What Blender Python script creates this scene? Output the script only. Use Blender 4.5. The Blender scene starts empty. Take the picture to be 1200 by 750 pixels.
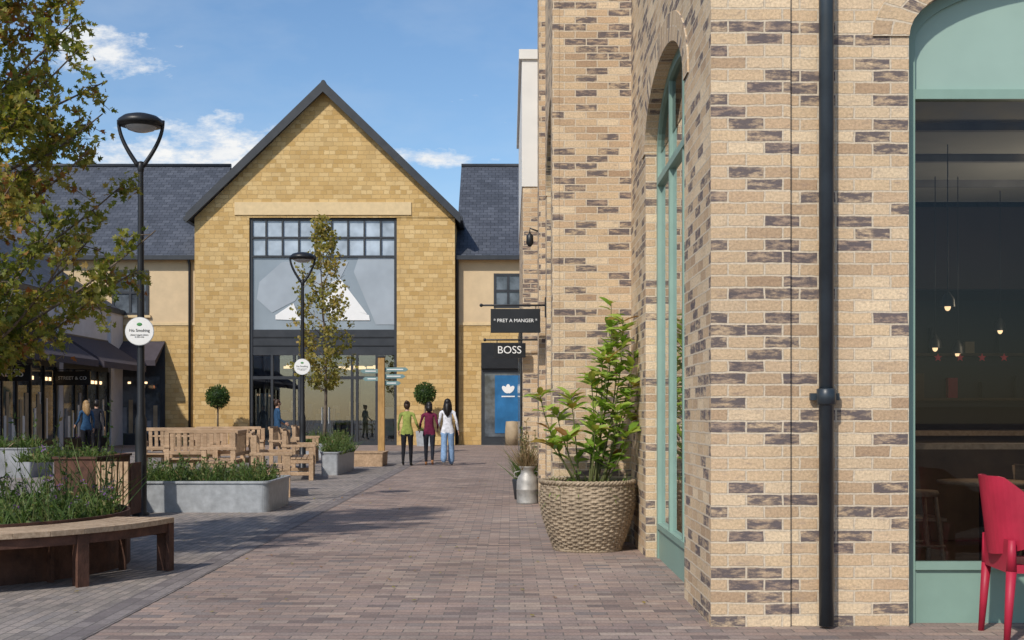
import bpy, bmesh, math, random
from mathutils import Vector, Matrix
random.seed(11)
R=random.random
def U(a,b): return a+(b-a)*random.random()
F=1450.0; H=1.32
# survey measurements (u,v on the elevation standing at distance d metres) -> metres
def sx(u,d): return (u-597.0)*d/F
def sz(v,d): return H-(v-485.0)*d/F
scene=bpy.context.scene
COL=scene.collection

# ------------------------------------------------------------ materials
def newmat(name):
    m=bpy.data.materials.new(name); m.use_nodes=True
    nt=m.node_tree; b=nt.nodes['Principled BSDF']
    return m,nt,b
def setspec(b,v):
    b.inputs['Specular IOR Level'].default_value=v
def N(nt,t,**kw):
    n=nt.nodes.new(t)
    for k,v in kw.items(): setattr(n,k,v)
    return n
def L(nt,a,b): nt.links.new(a,b)
def ramp(nt,fac,stops,interp='LINEAR'):
    r=N(nt,'ShaderNodeValToRGB'); r.color_ramp.interpolation=interp
    cr=r.color_ramp
    while len(cr.elements)<len(stops): cr.elements.new(0.5)
    for e,(p,c) in zip(cr.elements,stops):
        e.position=p; e.color=(c[0],c[1],c[2],1) if hasattr(c,'__len__') else (c,c,c,1)
    L(nt,fac,r.inputs['Fac']); return r.outputs['Color']
def mixc(nt,fac,a,b,mode='MIX'):
    m=N(nt,'ShaderNodeMix',data_type='RGBA',blend_type=mode)
    for sock,v in ((m.inputs[0],fac),(m.inputs[6],a),(m.inputs[7],b)):
        if isinstance(v,(int,float)): sock.default_value=v
        elif isinstance(v,tuple): sock.default_value=(v[0],v[1],v[2],1)
        else: L(nt,v,sock)
    return m.outputs[2]
def math_(nt,op,a,b=0.0,c=None):
    m=N(nt,'ShaderNodeMath',operation=op)
    for i,v in enumerate((a,b,c)):
        if v is None: continue
        if isinstance(v,(int,float)): m.inputs[i].default_value=v
        else: L(nt,v,m.inputs[i])
    return m.outputs[0]
def noisen(nt,vec,scale,detail=3,rough=.6):
    n=N(nt,'ShaderNodeTexNoise'); n.inputs['Scale'].default_value=scale
    n.inputs['Detail'].default_value=detail; n.inputs['Roughness'].default_value=rough
    if vec is not None: L(nt,vec,n.inputs['Vector'])
    return n.outputs['Fac']
def simple(name,c,rough=.6,metal=0,var=.25,ns=6,bump=.0,bs=60,spec=.4,coat=0):
    m,nt,b=newmat(name)
    tc=N(nt,'ShaderNodeTexCoord')
    n=noisen(nt,tc.outputs['Object'],ns,3)
    lo=tuple(x*(1-var) for x in c); hi=tuple(min(1,x*(1+var)) for x in c)
    L(nt,ramp(nt,n,[(.3,lo),(.7,hi)]),b.inputs['Base Color'])
    b.inputs['Metallic'].default_value=metal; setspec(b,spec)
    r=N(nt,'ShaderNodeMapRange'); L(nt,n,r.inputs[0]); r.inputs[3].default_value=max(.02,rough-.12); r.inputs[4].default_value=min(1,rough+.12)
    L(nt,r.outputs[0],b.inputs['Roughness'])
    b.inputs['Coat Weight'].default_value=coat
    if bump>0:
        bn=N(nt,'ShaderNodeBump'); bn.inputs['Strength'].default_value=bump; bn.inputs['Distance'].default_value=.01
        L(nt,noisen(nt,tc.outputs['Object'],bs,3),bn.inputs['Height']); L(nt,bn.outputs[0],b.inputs['Normal'])
    return m
def brickmat(name,stops,mortar,bw,rh,ms,dark=None,darkth=.8,bump=.6,coord='UV',wob=.004,squash=1,sfreq=2,rot=0,offset=.5,patch=.12,rough=.85,darkcut=.47,smear=.5,stain=0):
    m,nt,b=newmat(name)
    tc=N(nt,'ShaderNodeTexCoord'); v=tc.outputs[coord]
    if rot:
        mp=N(nt,'ShaderNodeMapping'); mp.inputs['Rotation'].default_value=(0,0,rot); L(nt,v,mp.inputs['Vector']); v=mp.outputs[0]
    nz=N(nt,'ShaderNodeTexNoise'); nz.inputs['Scale'].default_value=11; nz.inputs['Detail'].default_value=2; L(nt,v,nz.inputs['Vector'])
    sub=N(nt,'ShaderNodeVectorMath',operation='SUBTRACT'); L(nt,nz.outputs['Color'],sub.inputs[0]); sub.inputs[1].default_value=(.5,.5,.5)
    scl=N(nt,'ShaderNodeVectorMath',operation='SCALE'); L(nt,sub.outputs[0],scl.inputs[0]); scl.inputs['Scale'].default_value=wob*2.5
    add=N(nt,'ShaderNodeVectorMath',operation='ADD'); L(nt,v,add.inputs[0]); L(nt,scl.outputs[0],add.inputs[1])
    br=N(nt,'ShaderNodeTexBrick'); br.offset=offset; br.squash=squash; br.squash_frequency=sfreq
    L(nt,add.outputs[0],br.inputs['Vector'])
    br.inputs['Color1'].default_value=(0,0,0,1); br.inputs['Color2'].default_value=(1,1,1,1); br.inputs['Mortar'].default_value=(.3,.3,.3,1)
    br.inputs['Scale'].default_value=1; br.inputs['Mortar Size'].default_value=ms; br.inputs['Mortar Smooth'].default_value=.2
    br.inputs['Brick Width'].default_value=bw; br.inputs['Row Height'].default_value=rh; br.inputs['Bias'].default_value=0
    c=ramp(nt,br.outputs['Color'],stops)
    fine=noisen(nt,v,60,3,.7)
    c=mixc(nt,1.0,c,ramp(nt,fine,[(.3,.74),(.7,1.18)]),'MULTIPLY')
    if dark:
        g=math_(nt,'GREATER_THAN',br.outputs['Color'],darkth)
        mp2=N(nt,'ShaderNodeMapping'); mp2.inputs['Scale'].default_value=(8,26,8); L(nt,v,mp2.inputs['Vector'])
        nn=noisen(nt,mp2.outputs[0],1.0,5,.72)
        sm=ramp(nt,nn,[(darkcut-.10,0.0),(darkcut+.07,.92)])
        f=math_(nt,'MULTIPLY',g,sm)
        c=mixc(nt,f,c,dark)
        sm2=ramp(nt,nn,[(.56,0.0),(.72,smear)])
        c=mixc(nt,sm2,c,tuple(x*1.5 for x in dark))
    big=noisen(nt,v,.8,4)
    c=mixc(nt,1.0,c,ramp(nt,big,[(.3,1-patch),(.7,1+patch)]),'MULTIPLY')
    mc=mixc(nt,1.0,mortar,ramp(nt,fine,[(.3,.8),(.7,1.15)]),'MULTIPLY')
    c=mixc(nt,br.outputs['Fac'],c,mc)
    if stain:
        st=noisen(nt,v,2.7,5,.75); c=mixc(nt,ramp(nt,st,[(.56,0.0),(.70,stain)]),c,(.12,.105,.10))
    L(nt,c,b.inputs['Base Color']); b.inputs['Roughness'].default_value=rough; setspec(b,.25)
    if bump>0:
        h=math_(nt,'MULTIPLY_ADD',br.outputs['Fac'],-1.0,math_(nt,'MULTIPLY',fine,.6))
        bn=N(nt,'ShaderNodeBump'); bn.inputs['Strength'].default_value=bump; bn.inputs['Distance'].default_value=.008
        L(nt,h,bn.inputs['Height']); L(nt,bn.outputs[0],b.inputs['Normal'])
    return m
M={}
M['brick']=brickmat('buff_brick',[(0,(.40,.275,.175)),(.2,(.60,.45,.285)),(.42,(.50,.355,.225)),(.58,(.66,.52,.35)),(.8,(.53,.39,.25)),(1,(.40,.29,.21))],
    (.58,.49,.37),.225,.075,.0066,dark=(.10,.085,.092),darkth=.72,bump=.9,wob=.0055,smear=.5)
M['stone']=brickmat('tawny_stone',[(0,(.48,.31,.115)),(.3,(.56,.375,.155)),(.6,(.60,.415,.18)),(.85,(.65,.47,.225)),(1,(.50,.34,.145))],
    (.47,.32,.145),.40,.185,.009,bump=1.0,wob=.034,squash=.6,sfreq=3,patch=.08)
M['slate']=brickmat('roof_slate',[(0,(.060,.068,.085)),(.5,(.075,.084,.105)),(1,(.095,.105,.128))],(.03,.034,.042),.33,.24,.010,bump=.8,wob=.002,patch=.15,rough=.6)
M['paver']=brickmat('mauve_pavers',[(0,(.17,.135,.125)),(.2,(.30,.22,.185)),(.42,(.25,.205,.185)),(.6,(.36,.265,.215)),(.76,(.265,.20,.18)),(.9,(.39,.305,.25)),(1,(.18,.155,.15))],
    (.155,.135,.118),.215,.108,.0045,bump=.6,wob=.003,coord='Object',patch=.18,stain=.35)
M['paverg']=brickmat('grey_setts',[(0,(.18,.16,.15)),(.3,(.26,.23,.205)),(.6,(.31,.265,.235)),(1,(.225,.205,.195))],
    (.145,.13,.12),.16,.08,.005,bump=.5,wob=.002,coord='Object',rot=math.radians(90),patch=.18,stain=.35)
M['channel']=brickmat('channel_setts',[(0,(.15,.13,.13)),(1,(.25,.22,.21))],(.12,.11,.1),.2,.1,.005,coord='Object',bump=.5,rot=math.radians(90))
M['render']=simple('cream_render',(.60,.46,.285),.9,var=.07,ns=2,bump=.15)
M['cream']=simple('pale_stone',(.60,.51,.35),.85,var=.10,ns=5,bump=.2)
M['lintel']=simple('lintel_stone',(.64,.49,.28),.85,var=.08,ns=5,bump=.2)
M['white']=simple('white_cladding',(.68,.67,.64),.7,var=.05,ns=2)
M['greyrender']=simple('grey_render',(.56,.55,.56),.85,var=.08,ns=2,bump=.1)
M['dark']=simple('dark_frame',(.032,.036,.042),.45,var=.15,ns=3)
M['black']=simple('black_paint',(.014,.015,.017),.4,var=.2,ns=3)
M['pipe']=simple('pipe_paint',(.024,.034,.044),.38,var=.25,ns=5,coat=.15)
M['green']=simple('sage_green_paint',(.205,.315,.265),.5,var=.08,ns=3,spec=.4)
M['greenl']=simple('sage_green_panel',(.27,.385,.335),.55,var=.06,ns=2)
M['awning']=simple('awning_fabric',(.060,.050,.060),.9,var=.15,ns=4,bump=.1)
def woodmat(name,c1,c2,sc=(3,30,30)):
    m,nt,b=newmat(name); tc=N(nt,'ShaderNodeTexCoord'); mp=N(nt,'ShaderNodeMapping'); mp.inputs['Scale'].default_value=sc
    L(nt,tc.outputs['Object'],mp.inputs['Vector'])
    n=noisen(nt,mp.outputs[0],1.2,4,.7)
    n2=noisen(nt,tc.outputs['Object'],3,2)
    c=ramp(nt,n,[(.3,c1),(.7,c2)]); c=mixc(nt,1.0,c,ramp(nt,n2,[(.3,.8),(.7,1.15)]),'MULTIPLY')
    L(nt,c,b.inputs['Base Color']); b.inputs['Roughness'].default_value=.75; setspec(b,.25)
    bn=N(nt,'ShaderNodeBump'); bn.inputs['Strength'].default_value=.3; bn.inputs['Distance'].default_value=.005
    L(nt,n,bn.inputs['Height']); L(nt,bn.outputs[0],b.inputs['Normal'])
    return m
M['wood']=woodmat('oak_timber',(.32,.21,.125),(.52,.37,.24),(20,3,20))
M['woodseat']=woodmat('weathered_seat_timber',(.29,.20,.13),(.52,.40,.28),(25,25,25))
M['woodgold']=woodmat('post_timber',(.36,.20,.07),(.50,.31,.12),(30,30,3))
M['corten']=simple('corten_steel',(.095,.045,.03),.8,metal=.1,var=.45,ns=7,bump=.3)
M['galv']=simple('galvanised_steel',(.40,.42,.44),.5,metal=.4,var=.18,ns=9)
M['galvd']=simple('zinc_can',(.34,.33,.31),.55,metal=.4,var=.25,ns=9)
M['soil']=simple('soil',(.035,.025,.018),.95,var=.4,ns=20,bump=.6)
M['bark']=simple('bark',(.13,.10,.075),.9,var=.4,ns=25,bump=.6)
M['stem']=simple('green_stem',(.10,.11,.035),.7,var=.3,ns=10)
M['signwhite']=simple('sign_white',(.78,.78,.76),.5,var=.03,ns=3)
M['teal']=simple('sign_teal',(.16,.26,.26),.5,var=.08,ns=3)
M['red']=simple('red_plastic',(.36,.014,.04),.5,var=.14,ns=6,spec=.4,bump=.03,bs=200)
M['bluep']=simple('blue_poster',(.02,.13,.30),.4,var=.25,ns=1.5)
M['yel']=simple('poster_cream',(.55,.45,.25),.6,var=.2,ns=3)
M['tanbox']=simple('display_tan',(.36,.28,.18),.7,var=.3,ns=2)
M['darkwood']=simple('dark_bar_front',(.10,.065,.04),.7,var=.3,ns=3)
M['greybox']=simple('display_grey',(.25,.26,.28),.7,var=.3,ns=2)
M['greenpaint']=simple('sign_green',(.07,.25,.08),.5,var=.05)
M['skin']=simple('skin',(.50,.29,.20),.55,var=.06,ns=10)
M['eye']=simple('eye_white',(.7,.7,.68),.3,var=.02)
M['lip']=simple('lips',(.40,.14,.12),.5,var=.05)
def cloth(name,c): return simple(name,c,.9,var=.22,ns=14,bump=.35,bs=18,spec=.1)
def glassmat(name,tint,refl=1.0,ior=1.5,add=0):
    m=bpy.data.materials.new(name); m.use_nodes=True; nt=m.node_tree; nt.nodes.clear()
    o=N(nt,'ShaderNodeOutputMaterial'); t=N(nt,'ShaderNodeBsdfTransparent'); t.inputs[0].default_value=(*tint,1)
    g=N(nt,'ShaderNodeBsdfGlossy'); g.inputs['Roughness'].default_value=.01; g.inputs['Color'].default_value=(.95,.97,1,1)
    fr=N(nt,'ShaderNodeFresnel'); fr.inputs['IOR'].default_value=ior
    mx=N(nt,'ShaderNodeMixShader'); L(nt,math_(nt,'MULTIPLY_ADD',fr.outputs[0],refl,add),mx.inputs[0]); L(nt,t.outputs[0],mx.inputs[1]); L(nt,g.outputs[0],mx.inputs[2])
    L(nt,mx.outputs[0],o.inputs[0]); return m
M['glass']=glassmat('shop_glass',(.72,.76,.76),1.0,1.5,.08)
M['glasscafe']=glassmat('cafe_glass',(.56,.58,.58),.8,1.45,.0)
def opaqueglass(name,c,rough=.08,var=.2,ns=1.2):
    m,nt,b=newmat(name); tc=N(nt,'ShaderNodeTexCoord')
    n=noisen(nt,tc.outputs['Object'],ns,3)
    L(nt,ramp(nt,n,[(.35,tuple(x*(1-var) for x in c)),(.65,tuple(x*(1+var) for x in c))]),b.inputs['Base Color'])
    b.inputs['Roughness'].default_value=rough; setspec(b,.6); return m
M['glassup']=opaqueglass('frosted_upper_glass',(.25,.295,.335),.12,.14,.4)
M['glasspale']=opaqueglass('pale_print_and_reflection',(.33,.37,.41),.2,.10,.6)  # pale colour paints in glass reflections along with the printed graphic
M['glasstop']=opaqueglass('clerestory_glass',(.36,.42,.48),.06,.3,.9)
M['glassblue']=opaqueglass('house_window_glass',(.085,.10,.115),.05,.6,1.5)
M['roomdark']=simple('shop_interior',(.07,.055,.048),.9,var=.25,ns=.7)
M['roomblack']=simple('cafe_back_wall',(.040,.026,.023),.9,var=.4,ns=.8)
M['roomceil']=simple('interior_ceiling',(.42,.44,.43),.8,var=.1,ns=1)
def emit(name,c,s):
    m,nt,b=newmat(name); b.inputs['Base Color'].default_value=(*c,1); b.inputs['Emission Color'].default_value=(*c,1); b.inputs['Emission Strength'].default_value=s; return m
M['lampwarm']=emit('warm_lamp',(1,.66,.36),2.2)
M['neonred']=emit('neon_red',(.55,.04,.05),.12)
M['lens']=simple('lamp_lens',(.42,.44,.46),.2,var=.05)
M['wicker']=woodmat('wicker',(.18,.135,.09),(.40,.32,.23),(35,35,12))
def leafmat(name,stops,trans=.35,rough=.5):
    m=bpy.data.materials.new(name); m.use_nodes=True; nt=m.node_tree; b=nt.nodes['Principled BSDF']; o=nt.nodes['Material Output']
    a=N(nt,'ShaderNodeAttribute'); a.attribute_name='tint'
    c=ramp(nt,a.outputs['Fac'],stops)
    L(nt,c,b.inputs['Base Color']); b.inputs['Roughness'].default_value=rough; setspec(b,.3)
    t=N(nt,'ShaderNodeBsdfTranslucent'); L(nt,mixc(nt,1.0,c,(1.6,1.6,.8),'MULTIPLY'),t.inputs['Color'])
    mx=N(nt,'ShaderNodeMixShader'); mx.inputs[0].default_value=trans; L(nt,b.outputs[0],mx.inputs[1]); L(nt,t.outputs[0],mx.inputs[2]); L(nt,mx.outputs[0],o.inputs['Surface'])
    return m
M['leaftree']=leafmat('autumn_leaves',[(0,(.08,.11,.02)),(.35,(.19,.21,.04)),(.65,(.31,.28,.07)),(.86,(.32,.19,.06)),(1,(.28,.10,.04))],.45)
M['leafgold']=leafmat('young_tree_leaves',[(0,(.13,.15,.03)),(.5,(.30,.27,.07)),(1,(.42,.30,.10))],.45)
M['leaflaurel']=leafmat('laurel_leaves',[(0,(.06,.13,.02)),(.45,(.17,.29,.04)),(.85,(.33,.42,.09)),(1,(.22,.11,.03))],.35,.35)
M['leafherb']=leafmat('herb_leaves',[(0,(.04,.07,.02)),(.5,(.09,.15,.04)),(.85,(.17,.21,.07)),(1,(.22,.16,.08))],.35)
M['leafdark']=leafmat('topiary_leaves',[(0,(.025,.055,.015)),(1,(.10,.16,.035))],.2)
M['leafdry']=leafmat('dry_stems',[(0,(.16,.11,.06)),(1,(.30,.22,.12))],.2)
M['flowerp']=leafmat('purple_flowers',[(0,(.16,.08,.25)),(1,(.32,.18,.42))],.3)

# ------------------------------------------------------------ mesh builder
class MB:
    def __init__(s): s.v=[]; s.f=[]; s.m=[]; s.uv=[]; s.mats=[]; s.sm=[]
    def mi(s,m):
        if m not in s.mats: s.mats.append(m)
        return s.mats.index(m)
    def face(s,pts,m,uv=None,smooth=False):
        i=len(s.v); s.v.extend([tuple(p) for p in pts]); s.f.append(list(range(i,i+len(pts)))); s.m.append(s.mi(m)); s.uv.append(uv); s.sm.append(smooth)
    def box(s,x0,x1,y0,y1,z0,z1,m,T=None):
        c=[Vector(p) for p in ((x0,y0,z0),(x1,y0,z0),(x1,y1,z0),(x0,y1,z0),(x0,y0,z1),(x1,y0,z1),(x1,y1,z1),(x0,y1,z1))]
        if T: c=[T@p for p in c]
        i=len(s.v); s.v.extend([tuple(p) for p in c])
        for q in ((0,3,2,1),(4,5,6,7),(0,1,5,4),(1,2,6,5),(2,3,7,6),(3,0,4,7)):
            s.f.append([i+k for k in q]); s.m.append(s.mi(m)); s.uv.append(None); s.sm.append(False)
    def prism(s,poly,axis,a,b,m):
        def P(p,t):
            return (p[0],t,p[1]) if axis=='y' else ((t,p[0],p[1]) if axis=='x' else (p[0],p[1],t))
        n=len(poly); i=len(s.v)
        s.v.extend([P(p,a) for p in poly]); s.v.extend([P(p,b) for p in poly])
        fs=[list(range(i,i+n)),list(range(i+n,i+2*n))[::-1]]+[[i+k,i+n+k,i+n+(k+1)%n,i+(k+1)%n] for k in range(n)]
        for f in fs: s.f.append(f); s.m.append(s.mi(m)); s.uv.append(None); s.sm.append(False)
    def tube(s,pts,rad,m,n=8,cap=True):
        pts=[Vector(p) for p in pts]; i0=len(s.v)
        if not hasattr(rad,'__len__'): rad=[rad]*len(pts)
        ref=None
        for k,p in enumerate(pts):
            t=(pts[min(k+1,len(pts)-1)]-pts[max(k-1,0)])
            if t.length<1e-9: t=Vector((0,0,1))
            t.normalize()
            if ref is None: ref=Vector((1,0,0)) if abs(t.x)<.8 else Vector((0,1,0))
            a=(ref-t*ref.dot(t)); a.normalize(); ref=a; b=t.cross(a)
            for j in range(n):
                th=2*math.pi*j/n; s.v.append(tuple(p+(a*math.cos(th)+b*math.sin(th))*rad[k]))
        for k in range(len(pts)-1):
            for j in range(n):
                s.f.append([i0+k*n+j,i0+k*n+(j+1)%n,i0+(k+1)*n+(j+1)%n,i0+(k+1)*n+j]); s.m.append(s.mi(m)); s.uv.append(None); s.sm.append(True)
        if cap:
            for k in (0,len(pts)-1):
                f=[i0+k*n+j for j in range(n)]
                s.f.append(f if k else f[::-1]); s.m.append(s.mi(m)); s.uv.append(None); s.sm.append(False)
    def lathe(s,prof,c,m,n=32,smooth=True):
        i0=len(s.v)
        for (r,z) in prof:
            for j in range(n):
                th=2*math.pi*j/n; s.v.append((c[0]+r*math.cos(th),c[1]+r*math.sin(th),c[2]+z))
        for k in range(len(prof)-1):
            for j in range(n):
                s.f.append([i0+k*n+j,i0+k*n+(j+1)%n,i0+(k+1)*n+(j+1)%n,i0+(k+1)*n+j]); s.m.append(s.mi(m)); s.uv.append(None); s.sm.append(smooth)
    def ell(s,c,r,m,n=14,k=10,T=None):
        i0=len(s.v)
        for a in range(k+1):
            ph=math.pi*a/k
            for j in range(n):
                th=2*math.pi*j/n
                p=Vector((c[0]+r[0]*math.sin(ph)*math.cos(th),c[1]+r[1]*math.sin(ph)*math.sin(th),c[2]+r[2]*math.cos(ph)))
                if T: p=T@p
                s.v.append(tuple(p))
        for a in range(k):
            for j in range(n):
                s.f.append([i0+a*n+j,i0+(a+1)*n+j,i0+(a+1)*n+(j+1)%n,i0+a*n+(j+1)%n]); s.m.append(s.mi(m)); s.uv.append(None); s.sm.append(True)
    def finish(s,name,bevel=0):
        me=bpy.data.meshes.new(name); me.from_pydata(s.v,[],s.f)
        for m in s.mats: me.materials.append(M[m] if isinstance(m,str) else m)
        uvl=me.uv_layers.new(name='UVMap')
        for p in me.polygons:
            p.material_index=s.m[p.index]; p.use_smooth=s.sm[p.index]
            u=s.uv[p.index]; n=p.normal
            for k,li in enumerate(p.loop_indices):
                if u: uvl.data[li].uv=u[k]
                else:
                    co=me.vertices[me.loops[li].vertex_index].co
                    if abs(n.z)>.9: q=(co.x,co.y)
                    elif abs(n.x)>abs(n.y) : q=(co.y,co.z/max(.3,math.sqrt(1-n.z*n.z)))
                    else: q=(co.x,co.z/max(.3,math.sqrt(1-n.z*n.z)))
                    uvl.data[li].uv=q
        me.validate(); me.update()
        o=bpy.data.objects.new(name,me); COL.objects.link(o)
        if bevel:
            b=o.modifiers.new('bevel','BEVEL'); b.width=bevel; b.segments=2; b.limit_method='ANGLE'
        return o
def group(name,children,loc=(0,0,0)):
    e=bpy.data.objects.new(name,None); COL.objects.link(e); e.location=loc; e.empty_display_size=.3
    for c in children:
        c.parent=e; c.matrix_parent_inverse=Matrix.Translation(-Vector(loc))
    return e
def place(name,children,loc,rz=0,s=1):
    e=bpy.data.objects.new(name,None); COL.objects.link(e)
    for c in children: c.parent=e
    e.location=loc; e.rotation_euler=(0,0,rz); e.scale=(s,s,s); return e
def text(name,body,size,loc,rot,mat,ext=.004,align='CENTER'):
    c=bpy.data.curves.new(name,'FONT'); c.body=body; c.size=size; c.align_x=align; c.align_y='CENTER'; c.extrude=ext
    c.materials.append(M[mat]); o=bpy.data.objects.new(name,c); COL.objects.link(o); o.location=loc; o.rotation_euler=rot; return o
FR=(math.radians(90),0,0)

class Leaves:
    def __init__(s): s.v=[]; s.f=[]; s.t=[]
    def add(s,p,d,up,Ln,W,tint,kind='ell'):
        d=Vector(d).normalized(); up=Vector(up); sd=d.cross(up)
        if sd.length<1e-4: sd=d.cross(Vector((1,0,.3)))
        sd.normalize(); nn=sd.cross(d); p=Vector(p); i=len(s.v)
        if kind=='ell':
            s.v+= [tuple(q) for q in (p,p+d*Ln*.3+sd*W*.5+nn*W*.18,p+d*Ln*.7+sd*W*.42+nn*W*.1,p+d*Ln-nn*Ln*.08,p+d*Ln*.7-sd*W*.42+nn*W*.1,p+d*Ln*.3-sd*W*.5+nn*W*.18,p+d*Ln*.5)]
            for f in ((0,1,6),(1,2,6),(2,3,6),(3,4,6),(4,5,6),(5,0,6)): s.f.append([i+k for k in f]); s.t.append(tint)
        elif kind=='star':
            pr=[(0,.06),(.25,.5),(.4,.2),(.75,.42),(.62,.16),(1,0),(.62,-.16),(.75,-.42),(.4,-.2),(.25,-.5),(0,-.06)]
            s.v+=[tuple(p+d*Ln*a+sd*W*b+nn*W*.25*abs(b)) for a,b in pr]
            s.f.append([i+k for k in range(11)]); s.t.append(tint)
        elif kind=='blade':
            s.v+=[tuple(q) for q in (p-sd*W*.5,p+sd*W*.5,p+d*Ln*.6+sd*W*.35-nn*Ln*.06,p+d*Ln-nn*Ln*.25,p+d*Ln*.6-sd*W*.35-nn*Ln*.06)]
            s.f.append([i+k for k in (0,1,2,4)]); s.f.append([i+k for k in (4,2,3)]); s.t+= [tint,tint]
        else:
            s.v+=[tuple(q) for q in (p,p+d*Ln*.5+sd*W*.5,p+d*Ln,p+d*Ln*.5-sd*W*.5)]
            s.f.append([i,i+1,i+2,i+3]); s.t.append(tint)
    def finish(s,name,mat):
        me=bpy.data.meshes.new(name); me.from_pydata(s.v,[],s.f); me.materials.append(M[mat])
        a=me.attributes.new('tint','FLOAT','FACE'); a.data.foreach_set('value',s.t); me.update()
        o=bpy.data.objects.new(name,me); COL.objects.link(o); return o
def rdir(zb=0):
    while True:
        v=Vector((U(-1,1),U(-1,1),U(-1,1)))
        if .05<v.length<1: v.normalize(); v.z+=zb; return v.normalized()

# ------------------------------------------------------------ ground
g=MB(); g.face([(-300,-150,0),(300,-150,0),(300,600,0),(-300,600,0)],'paverg'); g.finish('ground')
g=MB(); g.face([(-2.5,-20,.004),(12,-20,.004),(12,51.5,.004),(-2.5,51.5,.004)],'paver'); g.finish('brick_paved_path')
g=MB(); g.face([(-2.72,-20,.008),(-2.48,-20,.008),(-2.48,51.5,.008),(-2.72,51.5,.008)],'channel'); g.finish('drainage_channel_paving')
g=MB(); g.face([(-30,44,.0045),(-2.72,44,.0045),(-2.72,52,.0045),(-30,52,.0045)],'paver'); g.finish('shopfront_pavement')
g=MB(); g.box(-2.0,-1.55,33.3,33.75,.002,.012,'dark'); g.finish('drain_cover')
lf=Leaves()
for k in range(170):
    x=U(-4.5,1.0); y=U(8,24)
    if not (math.hypot(x+4.95,y-10.7)<2.2): lf.add((x,y,.014),(U(-1,1),U(-1,1),.12),(0,0,1),U(.03,.055),U(.02,.035),U(.5,1),'quad')
lf.finish('fallen_leaves','leaftree')

# ------------------------------------------------------------ arched brick wall system
def arch_z(u,op):
    a,b,sp,rise=op[:4]; c=(a+b)/2; h=(b-a)/2; q=max(0,1-((u-c)/h)**2); return sp+rise*math.sqrt(q)
def arch_wall(mb,W,u0,u1,z1,ops,t,m='brick',n=28,ring=True):
    for w in (0,t):
        cur=u0
        for op in ops:
            a,b=op[0],op[1]
            mb.face([W(cur,w,0),W(a,w,0),W(a,w,z1),W(cur,w,z1)],m)
            for k in range(n):
                th0=math.pi*(1-k/n); th1=math.pi*(1-(k+1)/n); c=(a+b)/2; h=(b-a)/2
                ua=c+h*math.cos(th0); ub=c+h*math.cos(th1)
                mb.face([W(ua,w,arch_z(ua,op)),W(ub,w,arch_z(ub,op)),W(ub,w,z1),W(ua,w,z1)],m)
            cur=b
        mb.face([W(cur,w,0),W(u1,w,0),W(u1,w,z1),W(cur,w,z1)],m)
    for op in ops:
        a,b,sp,rise=op[:4]; c=(a+b)/2; h=(b-a)/2
        for u in (a,b): mb.face([W(u,0,0),W(u,t,0),W(u,t,sp),W(u,0,sp)],m,uv=[(0.02,0),(t+.02,0),(t+.02,sp),(.02,sp)])
        s=0
        for k in range(n):
            th0=math.pi*(1-k/n); th1=math.pi*(1-(k+1)/n)
            p0=(c+h*math.cos(th0),sp+rise*math.sin(th0)); p1=(c+h*math.cos(th1),sp+rise*math.sin(th1))
            ds=math.hypot(p1[0]-p0[0],p1[1]-p0[1])
            mb.face([W(p0[0],0,p0[1]),W(p1[0],0,p1[1]),W(p1[0],t,p1[1]),W(p0[0],t,p0[1])],m,uv=[(0,s),(0,s+ds),(t,s+ds),(t,s)])
            if ring:
                e=.225
                q0=(c+(h+e)*math.cos(th0),sp+(rise+e)*math.sin(th0)); q1=(c+(h+e)*math.cos(th1),sp+(rise+e)*math.sin(th1))
                w=-.012
                mb.face([W(p0[0],w,p0[1]),W(p1[0],w,p1[1]),W(q1[0],w,q1[1]),W(q0[0],w,q0[1])],m,uv=[(.005,s),(.005,s+ds),(.222,s+ds),(.222,s)])
                mb.face([W(p0[0],w,p0[1]),W(p1[0],w,p1[1]),W(p1[0],0,p1[1]),W(p0[0],0,p0[1])],m,uv=[(0,s),(0,s+ds),(.012,s+ds),(.012,s)])
                mb.face([W(q0[0],w,q0[1]),W(q1[0],w,q1[1]),W(q1[0],0,q1[1]),W(q0[0],0,q0[1])],m,uv=[(0,s),(0,s+ds),(.012,s+ds),(.012,s)])
            s+=ds
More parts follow.
